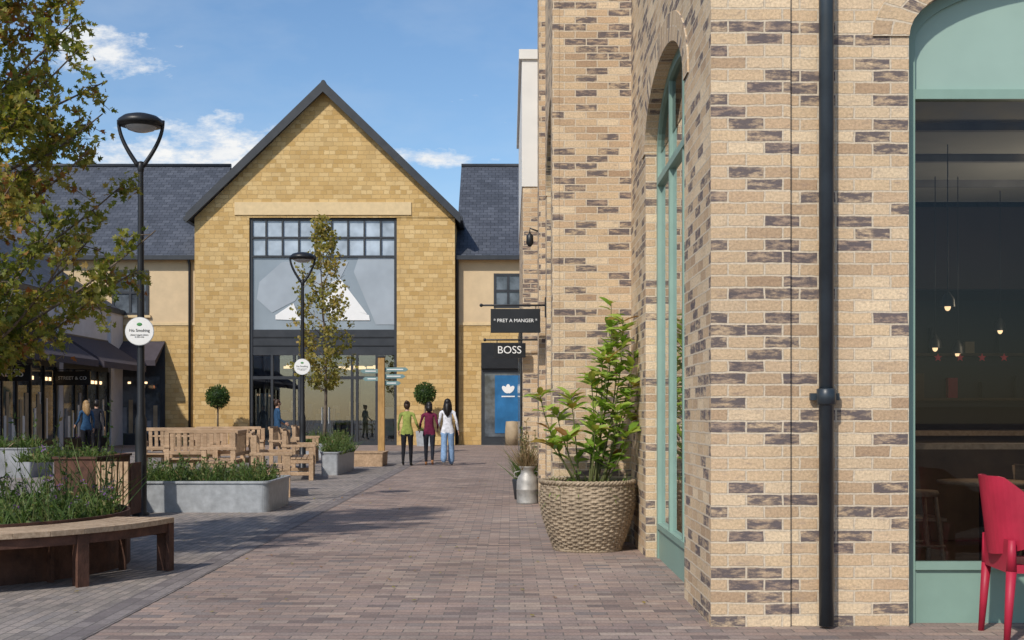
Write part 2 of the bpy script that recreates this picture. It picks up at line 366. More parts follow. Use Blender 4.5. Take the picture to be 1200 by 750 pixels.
def arch_window(mb,W,op,w,fw,mull,trans,panel,solid_top=None,n=28,m='green',glass='glasscafe',d=.07):
    a,b,sp,rise=op[:4]; c=(a+b)/2; h=(b-a)/2
    def bx(ua,ub,za,zb,wa,wb,mm):
        P=[W(ua,wa,za),W(ub,wa,za),W(ub,wb,za),W(ua,wb,za),W(ua,wa,zb),W(ub,wa,zb),W(ub,wb,zb),W(ua,wb,zb)]
        i=len(mb.v); mb.v.extend([tuple(p) for p in P])
        for q in ((0,3,2,1),(4,5,6,7),(0,1,5,4),(1,2,6,5),(2,3,7,6),(3,0,4,7)):
            mb.f.append([i+k for k in q]); mb.m.append(mb.mi(mm)); mb.uv.append(None); mb.sm.append(False)
    bx(a,a+fw,0,sp,w,w+d,m); bx(b-fw,b,0,sp,w,w+d,m)
    for k in range(n):
        th0=math.pi*(1-k/n); th1=math.pi*(1-(k+1)/n)
        def pt(e,th): return (c+(h-e)*math.cos(th),sp+(rise-e)*math.sin(th))
        p0,p1,q0,q1=pt(0,th0),pt(0,th1),pt(fw,th0),pt(fw,th1)
        mb.face([W(p0[0],w,p0[1]),W(p1[0],w,p1[1]),W(q1[0],w,q1[1]),W(q0[0],w,q0[1])],m)
        mb.face([W(q0[0],w,q0[1]),W(q1[0],w,q1[1]),W(q1[0],w+d,q1[1]),W(q0[0],w+d,q0[1])],m)
        z=solid_top if solid_top else sp
        mm='greenl' if solid_top else glass
        mb.face([W(q0[0],w+.03,max(z,q0[1])),W(q1[0],w+.03,max(z,q1[1])),W(q1[0],w+.03,z),W(q0[0],w+.03,z)],mm)
    bx(a+fw,b-fw,0,panel,w+.012,w+d-.01,m)
    bx(a+fw,b-fw,panel,panel+.05,w-.01,w+d,m)
    for z in trans: bx(a+fw,b-fw,z,z+.06,w-.004,w+d-.004,m)
    for u in mull: bx(u-.03,u+.03,panel+.05,arch_z(u,(a+fw,b-fw,sp,rise-fw)) if not solid_top else solid_top,w+.004,w+d-.008,m)
    zt=solid_top if solid_top else sp
    mb.face([W(a+fw,w+.035,panel),W(b-fw,w+.035,panel),W(b-fw,w+.035,zt),W(a+fw,w+.035,zt)],glass)

# ------------------------------------------------------------ cafe building (right)
DF=7.67; XS=1.25; HT=8.6
ch=[]
mb=MB()
Wf=lambda u,w,z:(u,DF+w,z)
Wsd=lambda u,w,z:(XS+w,u,z)
Ws2=lambda u,w,z:(.51+w,u,z)
opF=(2.476,4.95,3.66,.47); opS=(8.84,11.35,3.70,.55); opS2=(13.35,16.9,4.3,.85)
arch_wall(mb,Wf,XS,9.0,HT,[opF,(6.2,8.4,3.66,.47)],.33)
arch_wall(mb,Wsd,DF,12.7,HT,[opS],.33)
arch_wall(mb,Ws2,12.7,19.5,HT,[opS2],.33)
mb.face([(.51,12.7,0),(1.25,12.7,0),(1.25,12.7,HT),(.51,12.7,HT)],'brick')
mb.face([(.51,19.5,0),(1.25,19.5,0),(1.25,19.5,HT),(.51,19.5,HT)],'brick')
mb.box(XS-.006,1.735,DF-.028,DF+.01,-.01,HT,'brick')
mb.box(.44,.51,12.694,13.15,-.01,HT,'brick')
mb.box(.42,.51,17.6,18.5,-.01,HT,'brick')
mb.box(9.0,9.3,DF,19.5,-.01,HT,'brick')
ch.append(mb.finish('brick_walls'))
mb=MB(); mb.box(1.3,9.2,DF+.05,12.9,HT-.2,HT-.01,'dark'); mb.box(.55,9.2,12.9,19.4,HT-.2,HT-.012,'dark')
mb.box(XS-.06,9.3,DF-.06,DF+.4,HT,HT+.09,'cream'); mb.box(.4,.95,12.64,19.5,HT,HT+.1,'cream')
mb.box(XS-.06,XS+.4,DF+.4,12.64,HT,HT+.09,'cream')
ch.append(mb.finish('flat_roof'))
mb=MB()
arch_window(mb,Wf,opF,.11,.075,[],[3.30],.34,solid_top=3.36)
arch_window(mb,Wf,(6.2,8.4,3.66,.47),.11,.075,[7.3],[3.30],.34,solid_top=3.36)
ch.append(mb.finish('front_arched_window'))
mb=MB(); arch_window(mb,Wsd,opS,.10,.08,[9.68,10.5],[3.4],.28); ch.append(mb.finish('side_arched_window'))
mb=MB(); arch_window(mb,Ws2,opS2,.07,.08,[14.6,15.7],[3.6,4.2],.28,m='green'); ch.append(mb.finish('side_arched_window_tall'))
mb=MB()
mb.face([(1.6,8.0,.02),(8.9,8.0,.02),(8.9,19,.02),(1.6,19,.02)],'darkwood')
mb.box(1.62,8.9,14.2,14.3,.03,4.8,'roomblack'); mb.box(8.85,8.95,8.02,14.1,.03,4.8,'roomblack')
mb.box(2.3,8.84,8.02,14.19,3.42,3.5,'roomceil')
for k in range(5): mb.box(2.4,8.8,8.9+k*1.1,8.96+k*1.1,3.36,3.419,'greybox')
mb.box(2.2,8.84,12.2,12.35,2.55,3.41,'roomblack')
mb.box(4.2,4.5,9.9,9.93,3.38,3.415,'lampwarm'); mb.box(5.3,5.8,11.2,11.24,3.38,3.415,'lampwarm')
mb.box(3.2,8.6,12.6,13.1,.03,1.1,'darkwood'); mb.box(3.1,8.7,12.5,13.15,1.1,1.15,'wood')
mb.box(3.3,8.5,14.0,14.18,1.4,2.6,'black')
for z in (1.5,2.0): mb.box(3.3,8.5,13.85,14.0,z-.03,z,'darkwood')
for k in range(26): x=3.4+k*.19; z=1.5+.5*(k%2); mb.box(x,x+U(.06,.13),13.87,13.95,z,z+U(.12,.3),random.choice(['darkwood','red','darkwood','tanbox','black']))
for (x,y) in ((3.9,10.2),(5.0,9.4),(5.4,11.2)):
    mb.lathe([(0,.74),(.36,.74),(.36,.77),(0,.77)],(x,y,0),'wood',24); mb.tube([(x,y,.03),(x,y,.74)],.03,'black',8); mb.lathe([(0,.05),(.22,.03),(.22,.02)],(x,y,0),'black',16)
    for s in (-1,1):
        cx=x+s*.55
        for a in (-.17,.17):
            for b_ in (-.17,.17): mb.tube([(cx+a,y+b_,.03),(cx+a*.9,y+b_*.9,.45)],.013,'wood',6)
            mb.tube([(cx+s*.17,y+a,.45),(cx+s*.22,y+a,.85)],.013,'wood',6)
        mb.box(cx-.19,cx+.19,y-.19,y+.19,.45,.475,'red' if s>0 else 'wood'); mb.box(cx+s*.2-.01,cx+s*.2+.01,y-.19,y+.19,.68,.86,'red' if s>0 else 'wood')
ch.append(mb.finish('cafe_interior'))
mb=MB()
for k,x in enumerate((3.5,3.68,3.86,4.04)):
    pts=[]
    for j in range(10):
        r=.034 if j%2==0 else .014; a=math.pi/2+j*math.pi/5; pts.append((x+r*math.cos(a),1.78+r*math.sin(a)))
    mb.prism(pts,'y',10.1,10.11,'neonred')
mb.box(3.4,4.4,10.112,10.118,1.72,1.728,'black')
for x,y,z in ((3.75,10.9,1.9),(3.95,10.9,1.85),(4.6,11.6,2.1),(5.2,10.4,2.3),(5.5,12.0,2.0),(3.4,9.6,2.15)):
    mb.tube([(x,y,3.41),(x,y,z+.1)],.004,'black',6); mb.lathe([(.01,.12),(.05,.06),(.055,0)],(x,y,z),'black',16); mb.ell((x,y,z),(.024,.024,.032),'lampwarm',10,8)
ch.append(mb.finish('pendant_lights'))
lt=bpy.data.lights.new('cafe_lamp','POINT'); lt.energy=40; lt.color=(1,.80,.58); lt.shadow_soft_size=.3
lo=bpy.data.objects.new('cafe_lamp',lt); COL.objects.link(lo); lo.location=(4.6,10.2,2.3); ch.append(lo)
mb=MB(); mb.box(2.55,4.9,8.02,8.35,1.09,1.125,'wood'); mb.box(2.6,2.65,8.1,8.15,.03,1.09,'dark'); mb.box(4.6,4.65,8.1,8.15,.03,1.09,'dark')
for x in (2.85,3.6):
    for dx in (-.15,.15):
        for dy in (-.15,.15): mb.tube([(x+dx*1.25,8.75+dy*1.25,.03),(x+dx*.8,8.75+dy*.8,.74)],.016,'wood',6)
    mb.lathe([(0,.78),(.17,.78),(.18,.76),(.17,.74),(0,.74)],(x,8.75,0),'wood',20)
    for z in (.25,.40):
        mb.tube([(x-.17,8.58,z),(x+.17,8.58,z)],.011,'wood',6); mb.tube([(x-.17,8.92,z),(x+.17,8.92,z)],.011,'wood',6)
ch.append(mb.finish('window_bar_and_stools'))
mb=MB(); xp=1.945; yp=DF-.075
mb.tube([(xp,yp,.02),(xp,yp,HT)],.045,'pipe',20)
for z in (sz(465,DF),4.3,6.0): 
    mb.tube([(xp,yp,z-.05),(xp,yp,z-.045),(xp,yp,z+.045),(xp,yp,z+.05)],[.05,.059,.059,.05],'pipe',20); mb.box(xp-.09,xp+.09,yp+.03,yp+.06,z-.022,z+.022,'pipe')
ch.append(mb.finish('downpipe'))
group('brick_cafe_building',ch,(1.25,DF,0))

ch=[]; mb=MB()
mb.box(.21,9,19.5,26,-.01,4.9,'brick'); mb.box(.195,9.01,19.48,26.01,4.9,6.9,'white'); mb.box(.15,9.03,19.44,26.05,6.9,7.05,'white')
ch.append(mb.finish('walls'))
mb=MB()
mb.box(.18,.22,20.3,22.4,.05,2.9,'black'); mb.box(.172,.19,20.4,22.3,.5,2.3,'glassblue'); mb.box(.18,.22,23.2,25.6,.05,2.9,'black'); mb.box(.172,.19,23.3,25.5,.5,2.3,'glassblue')
ch.append(mb.finish('shopfront'))
mb=MB(); 
mb.tube([(.44,18.2,4.0),(.30,18.2,4.05),(.30,18.2,3.98)],.012,'black',8); mb.lathe([(.015,.10),(.05,.06),(.055,-.05),(.02,-.10)],(.30,18.2,3.88),'black',12)
ch.append(mb.finish('wall_lantern'))
group('brick_shop_building',ch,(.21,19.5,0))
ch=[]; mb=MB(); mb.box(2.2,14,26,51.5,-.01,7.2,'brick'); ch.append(mb.finish('walls'))
mb=MB(); mb.prism([(2.0,7.2),(14.2,7.2),(8.1,11.5)],'y',25.9,51.6,'slate'); ch.append(mb.finish('roof'))
mb=MB()
for k in range(6): mb.box(2.15,2.21,27+k*4,29.6+k*4,.1,2.8,'glassblue'); mb.box(2.12,2.2,26.8+k*4,29.8+k*4,2.8,3.2,'black')
ch.append(mb.finish('shop_windows')); group('terrace_shop_building',ch,(2.2,26,0))

# ------------------------------------------------------------ far gabled store + wings
D=52.0
x0,x1=sx(228,D),sx(533,D); xa=sx(380,D); za=sz(99,D)
ze=sz(253,D)
o0,o1=sx(292,D),sx(465,D); zt=sz(255,D)
ch=[]; mb=MB()
slope=(za-ze)/(xa-sx(222,D))
def rz(x): return za-.28-slope*abs(x-xa)
mb.prism([(x0,0),(o0,0),(o0,zt),(x0,zt)],'y',D,D+.4,'stone')
mb.prism([(o1,0),(x1,0),(x1,zt),(o1,zt)],'y',D,D+.4,'stone')
mb.prism([(x0,zt),(x1,zt),(x1,rz(x1)),(xa,rz(xa)),(x0,rz(x0))],'y',D,D+.4,'stone')
mb.box(x0,x0+.4,D+.4,D+14,0,rz(x0)-.1,'stone'); mb.box(x1-.4,x1,D+.4,D+14,0,rz(x1)-.1,'stone')
mb.prism([(x0,0),(x1,0),(x1,rz(x1)),(xa,rz(xa)),(x0,rz(x0))],'y',D+14,D+14.4,'stone')
ch.append(mb.finish('stone_walls'))
mb=MB(); mb.box(sx(275,D),sx(482,D),D-.05,D+.05,sz(252,D),sz(237,D),'lintel'); ch.append(mb.finish('stone_lintel'))
mb=MB()
e0,e1=sx(221,D),sx(539,D); th=.22
for (xe,sg) in ((e0,-1),(e1,1)):
    zeav=za-slope*abs(xe-xa)
    mb.prism([(xa,za),(xe,zeav),(xe,zeav-th),(xa,za-th-.06)],'y',D-.32,D+14.6,'slate')
    mb.prism([(xa,za+.07),(xe+sg*.03,zeav+.07),(xe+sg*.03,zeav-th-.10),(xa,za-th-.18)],'y',D-.42,D-.33,'dark')
mb.tube([(xa,D-.3,za+.02),(xa,D+14.5,za+.02)],.10,'dark',8)
mb.box(e0-.12,e0+.08,D-.4,D+14,ze-.25,ze-.08,'dark'); mb.box(e1-.08,e1+.12,D-.4,D+14,ze-.25,ze-.08,'dark')
ch.append(mb.finish('gable_roof'))
mb=MB(); yg=D+.18
ztop2=sz(278,D); zt3=sz(300,D); zb1=sz(386,D); zb2=sz(416,D)
mb.box(o0,o1,yg,yg+.03,zt3,zt,'glasstop'); mb.box(o0,o1,yg+.004,yg+.034,zb1,zt3,'glassup')
mb.box(o0,o1,yg-.05,yg+.1,zb2,zb1,'dark')
n=9
for k in range(n+1):
    x=o0+(o1-o0)*k/n; mb.box(x-.035,x+.035,yg-.08,yg+.05,zt3,zt,'dark')
for z in (zt-.06,ztop2,zt3): mb.box(o0,o1,yg-.085,yg+.052,z-.04,z+.04,'dark')
for x in (o0+.06,o1-.06): mb.box(x-.06,x+.06,yg-.09,yg+.06,0,zt,'dark')
for z in (sz(405,D),sz(395,D)): mb.box(o0,o1,yg-.075,yg-.05,z-.02,z+.02,'black')
ch.append(mb.finish('glazed_screen'))
mb=MB()
def G(l): return [(sx(a,D),sz(b,D)) for a,b in l]  # flat pale shapes: simplified print plus reflections painted onto the pane
mb.prism(G([(303,330),(330,306),(352,306),(360,330),(345,352),(318,366),(300,350)]),'y',yg-.014,yg-.008,'glasspale')
mb.prism(G([(420,300),(462,300),(462,380),(440,380),(414,318)]),'y',yg-.014,yg-.008,'glasspale')
mb.prism(G([(362,332),(386,306),(408,306),(396,330),(374,352)]),'y',yg-.012,yg-.006,'glasspale')
mb.prism(G([(322,374),(322,369),(343,355),(352,375)]),'y',yg-.03,yg-.022,'signwhite')
mb.prism(G([(379,352),(392,340),(404,360),(432,369),(433,375),(388,375)]),'y',yg-.035,yg-.027,'signwhite')
mb.prism(G([(384,332),(398,326),(430,368),(406,361)]),'y',yg-.030,yg-.022,'signwhite')
ch.append(mb.finish('window_graphic_and_reflections'))
mb=MB()
mb.box(o0,o1,yg+.02,yg+.03,.1,zb2,'glass')
mb.box(o0,o1,yg-.06,yg+.06,0,.16,'dark'); zd=sz(443,D)
mb.box(o0,o1,yg-.07,yg+.07,zd-.05,zd+.08,'dark')
for px in (318,344,350,381,412,418,441): 
    x=sx(px,D); mb.box(x-.05,x+.05,yg-.065,yg+.065,.02,zb2,'dark')
for px in (377,385): x=sx(px,D); mb.box(x-.015,x+.015,yg-.12,yg-.09,.9,1.6,'galv')
ch.append(mb.finish('shop_doors_and_windows'))
mb=MB(); mb.box(o0-.5,o1+.5,D+6,D+6.1,0,4.5,'roomdark'); mb.face([(o0-.5,D+.45,3.9),(o1+.5,D+.45,3.9),(o1+.5,D+6,3.9),(o0-.5,D+6,3.9)],'roomdark'); mb.face([(o0-.5,D+.45,.02),(o1+.5,D+.45,.02),(o1+.5,D+6,.02),(o0-.5,D+6,.02)],'tanbox')
for k in range(46):
    x=U(o0+.3,o1-.3); y=U(D+.6,D+5.0); w=U(.12,.4); h=U(.5,1.9); mb.box(x,x+w,y,y+.4,.03,h,random.choice(['tanbox','greybox','yel','bluep','black','signwhite']))
for k in range(14): x=U(o0+.4,o1-.4); y=U(D+.8,D+4); mb.box(x,x+.35,y,y+.12,3.3,3.4,'lampwarm')
mb.box(sx(421,D),sx(438,D),D+.5,D+.53,.5,2.9,'yel'); mb.box(sx(445,D),sx(460,D),D+.5,D+.53,.4,1.6,'signwhite'); mb.box(sx(322,D),sx(340,D),D+.5,D+.53,.4,1.4,'greybox'); mb.box(sx(296,D),sx(314,D),D+.7,D+.73,.4,2.2,'greybox')
ch.append(mb.finish('shop_interior'))
group('gabled_stone_store',ch,(xa,D,0))
DW=52.6
zev=sz(300,DW); rd=58.9; zr=13.1
def wing(name,xl,xr,details):
    ch=[]; mb=MB(); zs=sz(378,DW)
    mb.box(xl,xr,DW,DW+.35,zs,zev,'render'); mb.box(xl,xr,DW-.003,DW+.353,0,zs-.12,'stone'); mb.box(xl,xr,DW-.04,DW+.3,zs-.12,zs,'lintel')
    mb.box(xl,xr,DW+12,DW+12.3,0,zev,'render')
    ch.append(mb.finish('walls'))
    mb=MB()
    mb.face([(xl,DW-.35,zev-.12),(xr,DW-.35,zev-.12),(xr,rd,zr),(xl,rd,zr)],'slate')
    mb.face([(xl,rd,zr),(xr,rd,zr),(xr,rd+6.6,zev-.1),(xl,rd+6.6,zev-.1)],'slate')
    mb.box(xl,xr,DW-.42,DW-.28,zev-.2,zev-.02,'dark'); mb.box(xl,xr,DW-.28,DW,zev-.16,zev-.13,'cream'); mb.tube([(xl,rd,zr+.03),(xr,rd,zr+.03)],.1,'dark',8)
    ch.append(mb.finish('slate_roof'))
    for f in details: ch.append(f())
    group(name,ch,(xl if abs(xl)<abs(xr) else xr,DW,0))
def casement(a,b,t,bt):
    def f():
        mb=MB(); X0,X1,Z1,Z0=sx(a,DW),sx(b,DW),sz(t,DW),sz(bt,DW)
        mb.box(X0,X1,DW-.02,DW+.05,Z0,Z1,'glassblue'); m=(X0+X1)/2
        for x in (X0,m,X1): mb.box(x-.05,x+.05,DW-.06,DW-.0205,Z0,Z1,'dark')
        for z in (Z0,Z0+(Z1-Z0)*.5,Z1): mb.box(X0-.05,X1+.05,DW-.065,DW-.021,z-.05,z+.05,'dark')
        mb.box(X0-.15,X1+.15,DW-.12,DW-.0,Z0-.16,Z0-.055,'lintel'); return mb.finish('casement_window')
    return f
def shopL():
    mb=MB(); X0,X1=sx(118,DW),sx(191,DW)
    mb.box(X0-.1,X1+.1,DW-.1,DW-.01,0,sz(400,DW),'dark'); mb.box(X0+.1,X1-.1,DW-.13,DW-.1,.45,2.9,'glassblue')
    for x in (X0+.05,(X0*2+X1)/3,(X0+2*X1)/3,X1-.05): mb.box(x-.04,x+.04,DW-.16,DW-.131,.2,3.0,'dark')
    for k in range(9): x=X0+.2+k*.26; mb.box(x,x+.17,DW-.155,DW-.132,.5,.5+U(.3,1.5),random.choice(['tanbox','greybox','yel']))
    for k in range(3): x=X0+.5+k*.7; mb.box(x,x+.12,DW-.15,DW-.132,2.6,2.68,'lampwarm')
    zA,zB=sz(401,DW),sz(430,DW)
    mb.prism([(DW-.1,zA),(DW-1.5,zB+.22),(DW-1.5,zB),(DW-1.47,zB),(DW-.1,zA-.1)],'x',X0-.2,X1+.1,'awning')
    return mb.finish('shopfront_with_awning')
def shopR():
    mb=MB(); X0,X1=sx(564,DW),sx(640,DW)
    mb.box(X0,X1,DW-.25,DW-.01,sz(432,DW),sz(402,DW),'black'); mb.box(X0,X1,DW-.1,DW-.0101,0,sz(432,DW),'dark')
    mb.box(X0+.15,sx(612,DW),DW-.12,DW-.1,.35,sz(438,DW),'glassblue')
    a,b=sx(580,DW),sx(611,DW); mb.box(a,b,DW-.14,DW-.121,.5,sz(440,DW),'bluep')
    cx=(a+b)/2; cz=sz(462,DW)
    for an in (-40,0,40):
        pts=[]
        for k in range(16):
            t=2*math.pi*k/16; lx,lz=.10*math.cos(t),.19+.19*math.sin(t); q=math.radians(an)
            pts.append((cx+lx*math.cos(q)+lz*math.sin(q),cz+.05+lz*math.cos(q)-lx*math.sin(q)))
        mb.prism(pts,'y',DW-.15-.002*an/40,DW-.141,'signwhite')
    mb.box(cx-.28,cx+.28,DW-.15,DW-.141,cz-.12,cz-.07,'signwhite')
    mb.lathe([(0,0),(.28,0),(.3,.5),(.26,1.0),(0,1.02)],(sx(600,DW),DW-.75,0),'tanbox',20)
    return mb.finish('shopfront')
def pipeat(px):
    def f():
        mb=MB(); x=sx(px,DW); mb.tube([(x,DW-.1,.05),(x,DW-.1,zev-.4),(x,DW-.3,zev-.15)],.06,'dark',8); return mb.finish('downpipe')
    return f
wing('stone_wing_building',-32,x0-.01,[casement(133,173,318,368),shopL,pipeat(223)])
wing('stone_wing_building',x1+.01,9,[casement(580,611,322,360),shopR,pipeat(536)])

# left parade of shops (faces the street)
XL=-16.4; ch=[]; mb=MB(); mb.box(XL-8,XL,16,52.5,0,5.5,'greyrender'); mb.box(XL-8.1,XL+.08,15.9,52.55,5.5,5.7,'dark'); ch.append(mb.finish('walls'))
mb=MB(); mb.prism([(XL-8.2,5.7),(XL+.1,5.7),(XL-4,8.4)],'y',15.9,51.8,'slate'); ch.append(mb.finish('roof'))
mb=MB()
ys=[(17,22),(22.6,27.6),(28.2,33.4),(34,39),(39.8,44.6),(45.2,50.4)]
for (a,b) in ys:
    mb.box(XL,XL+.06,a,b,3.0,4.3,'dark')
    mb.box(XL,XL+.03,a,b,.0,3.0,'glassblue'); mb.box(XL,XL+.09,a,b,0,.4,'black')
    y=a
    while y<=b+.01: mb.box(XL+.03,XL+.1,y-.05,y+.05,.4,3.0,'black'); y+=(b-a)/4
    for q in range(20):
        y=U(a+.2,b-.4); mb.box(XL+.031,XL+.05+U(0,.01),y,y+U(.1,.3),.45,.45+U(.3,1.7),random.choice(['tanbox','yel','greybox','signwhite','white']))
    for q in range(6): y=U(a+.3,b-.3); mb.box(XL+.03,XL+.062,y,y+.14,2.5,2.62,'lampwarm')
for (a,b) in ys: mb.box(XL,XL+.14,b+.1,b+.5,0,5.4,'greyrender')
ch.append(mb.finish('shopfronts'))
mb=MB()
for (a,b) in ys:
    mb.prism([(XL+.06,4.25),(XL+1.6,3.25),(XL+1.6,3.02),(XL+1.57,3.02),(XL+.06,4.15)],'y',a,b,'awning')
ch.append(mb.finish('awnings'))
mb=MB()
for y in (38.9,44.4,33.2): mb.box(XL+.1,XL+1.35,y,y+.1,2.35,2.85,'black'); mb.tube([(XL,y+.05,2.9),(XL+1.4,y+.05,2.9)],.02,'black',6)
ch.append(mb.finish('hanging_signs'))
ch.append(text('lettering','REISS',.36,(XL+.72,38.89,2.6),FR,'signwhite')); ch.append(text('lettering','STREET & CO',.17,(XL+.72,44.39,2.6),FR,'signwhite'))
group('shop_parade_building',ch,(XL,34,0))

# ------------------------------------------------------------ hanging signs right
def hanging(name,u0,u1,v0,v1,d,wallx,txt,size):
    mb=MB(); a,b=sx(u0,d),sx(u1,d); zt_,zb_=sz(v0,d),sz(v1,d)
    mb.box(a,b,d-.025,d+.025,zb_,zt_,'black')
    mb.tube([(a-.12,d,zt_+.05),(wallx,d,zt_+.05)],.014,'black',8); mb.ell((a-.13,d,zt_+.05),(.025,.025,.025),'black')
    for x in (a+.06,b-.06): mb.tube([(x,d,zt_-.02),(x,d,zt_+.05)],.008,'black',6)
    mb.box(wallx-.02,wallx+.005,d-.03,d+.03,zt_-.12,zt_+.16,'black')
    o=mb.finish('board',.004)
    t=text('lettering',txt,size,((a+b)/2,d-.03,(zt_+zb_)/2),FR,'signwhite',.003)
    return group(name,[o,t],(wallx,d,zt_))
hanging('hanging_shop_sign',575,633,362,390,17.2,.51,'* PRET A MANGER *',.068)
hanging('hanging_shop_sign',578,616,402,419,19.3,.51,'BOSS',.165)

# ------------------------------------------------------------ street lamps
def lamp(x,y,h):
    mb=MB()
    mb.lathe([(.11,0),(.11,.03),(.078,.05),(.072,1.0),(.072,1.25),(.05,1.32),(.045,2.8),(.034,h-.62)],(0,0,0),'black',20)
    zc=h-.70
    for s in (-1,1):
        pts=[]; 
        for k in range(15):
            t=k/14; pts.append((s*(.03+.255*math.sin(t*math.pi*.5)**1.05),0,zc+.02+.60*t**1.05))
        mb.tube(pts,[.030-.008*k/14 for k in range(15)],'black',8)
    mb.ell((0,0,zc+.0),(.045,.045,.09),'black')
    mb.lathe([(0,.12),(.12,.115),(.22,.085),(.285,.035),(.295,.0),(.285,-.03),(.2,-.05)],(0,0,h-.12),'black',32)
    mb.lathe([(.2,-.048),(.17,-.08),(.10,-.105),(0,-.11)],(0,0,h-.12),'lens',32)
    o=mb.finish('post_and_head')
    mb=MB()
    zs=2.39
    def disc(r,t0,t1,m):
        n=40; pts=[(r*math.cos(2*math.pi*k/n),zs+r*math.sin(2*math.pi*k/n)) for k in range(n)]; mb.prism(pts,'y',t0,t1,m)
    disc(.185,-.075,-.066,'galv'); disc(.178,-.079,-.0755,'signwhite')
    s=mb.finish('round_notice')
    mb=MB()
    mb.ell((0,-.081,zs+.09),(.035,.003,.022),'greenpaint')
    s2=mb.finish('notice_emblem')
    t=text('notice_text','No Smoking',.052,(0,-.082,zs+.01),FR,'black',.001); t2=text('notice_text','please respect others\nin this area',.026,(0,-.082,zs-.06),FR,'black',.001)
    return place('street_lamp',[o,s,s2,t,t2],(x,y,0),math.radians(4))
lamp(sx(165,16.1),16.1,5.22)
lamp(sx(354.5,28.2),28.2,5.0)

# ------------------------------------------------------------ circular bench + corten planter + tree
def profile(z,P):
    for (a,ra),(b,rb) in zip(P,P[1:]):
        if a<=z<=b: return ra+(rb-ra)*(z-a)/(b-a)
    return 0
def tree(x,y,P,trunk_r,nb,leafL,lpt,twigs,mat,kind='star',z0=.4,spread=.05,tw=(.18,.5)):
    mb=MB(); lf=Leaves(); zmin,zmax=P[0][0],P[-1][0]
    tr=[]; tp=[]
    for k in range(12):
        t=k/11; z=z0+(zmax*.93-z0)*t; tr.append((x+.08*math.sin(t*5),y+.06*math.cos(t*4),z)); tp.append(trunk_r*(1-.85*t))
    mb.tube(tr,tp,'bark',10)
    for b in range(nb):
        z=zmin+(zmax-zmin)*((b+R())/nb)**1.05; an=b*2.399+U(-.3,.3)
        r=profile(z,P)*U(.70,1.06)
        zs=max(1.6 if z0<1 else z0+.8,z-.62*r-U(0,.3)); zs=min(zs,zmax*.9)
        A=Vector((x,y,zs)); E=Vector((x+r*math.cos(an),y+r*math.sin(an),z)); C=(A+E)/2+Vector((0,0,-.12*r+U(-.1,.1)))+Vector((U(-.1,.1),U(-.1,.1),0))*r
        pts=[]; m=9
        for k in range(m+1):
            t=k/m; pts.append(A*(1-t)**2+C*2*t*(1-t)+E*t*t)
        br=trunk_r*.22
        mb.tube(pts,[br*(1-.85*k/m)+.003 for k in range(m+1)],'bark',6,False)
        bias=U(-.18,.18)
        for w in range(twigs):
            t=U(.2,1.0)**.8; p=A*(1-t)**2+C*2*t*(1-t)+E*t*t
            d=(rdir(.15)+(E-A).normalized()*.4).normalized(); tl=U(*tw)*(.45+.25*r)
            q=p+d*tl+Vector((0,0,-.04)); mb.tube([p,p+d*tl*.5,q],[.005,.004,.002],'bark',4,False)
            for l in range(lpt):
                s=U(.1,1.1); pp=p+(q-p)*s+rdir()*spread*U(.3,1.5)
                dd=(rdir(-.25)+d*.4)
                tint=min(1,max(0,random.gauss(.45+bias+.12*(p.z-zmin)/(zmax-zmin),.22)))
                sc=U(.7,1.2)
                lf.add(pp,dd,rdir(.6),leafL*sc,leafL*sc*1.05,tint,kind)
    return [mb.finish('trunk_and_branches'),lf.finish('leaves',mat)]
CX,CY=-4.95,10.7
P1=[(1.95,.7),(2.3,1.35),(2.65,1.65),(3.0,1.85),(3.2,1.82),(3.5,1.48),(4.2,1.36),(4.7,1.42),(5.2,1.15),(6,.8),(7.0,.15)]
group('maple_tree',tree(CX,CY,P1,.08,100,.067,22,16,'leaftree','star',.35,.065,(.14,.42)),(CX,CY,.35))
P2=[(2.25,.4),(3.0,.95),(4.2,1.15),(5.4,.9),(6.4,.55),(7.4,.08)]
xt=sx(379,38)
group('young_birch_tree',tree(xt,38,P2,.05,44,.10,10,9,'leafgold','quad',.35,.10),(xt,38,.35))

def arcbox(mb,c,r0,r1,a0,a1,z0,z1,m,n=1):
    for k in range(n):
        t0=a0+(a1-a0)*k/n; t1=a0+(a1-a0)*(k+1)/n
        q=[(c[0]+r*math.cos(t),c[1]+r*math.sin(t)) for r,t in ((r0,t0),(r1,t0),(r1,t1),(r0,t1))]
        mb.prism(q,'z',z0,z1,m)
mb=MB(); cc=(CX,CY); a_end=math.radians(-7); a_st=math.radians(-200)
rb=[1.62,1.725,1.83,1.935,2.04,2.145]
seg=26
for i in range(5):
    for k in range(0,seg):
        t0=a_st+(a_end-a_st)*k/seg; t1=a_st+(a_end-a_st)*(k+1)/seg
        arcbox(mb,cc,rb[i]+.006,rb[i+1]-.006,t0+.0006,t1-.0006,.405,.448,'woodseat',1)
o1_=mb.finish('curved_timber_seat',.003)
mb=MB()
for k in range(0,seg+1,4):
    t=a_end-(a_end-a_st)*k/seg - (.012 if k==0 else 0)
    T=Matrix.Translation((CX,CY,0))@Matrix.Rotation(t,4,'Z'); mb.box(1.66,2.12,-.012,.012,.30,.404,'corten',T); mb.box(2.0,2.12,-.013,.013,.0,.30,'corten',T); mb.box(1.66,1.72,-.013,.013,0,.3,'corten',T)
    mb.box(2.095,2.125,-.05,.05,.0,.404,'corten',T)
arcbox(mb,cc,2.1,2.112,a_st,a_end,.33,.403,'corten',40)
o2_=mb.finish('steel_supports')
mb=MB(); arcbox(mb,cc,1.58,1.6,0,2*math.pi,0,.47,'corten',64); o3_=mb.finish('corten_planter_ring')
mb=MB(); mb.lathe([(0,.42),(1.3,.41),(1.58,.38)],(CX,CY,0),'soil',40); o4_=mb.finish('soil')
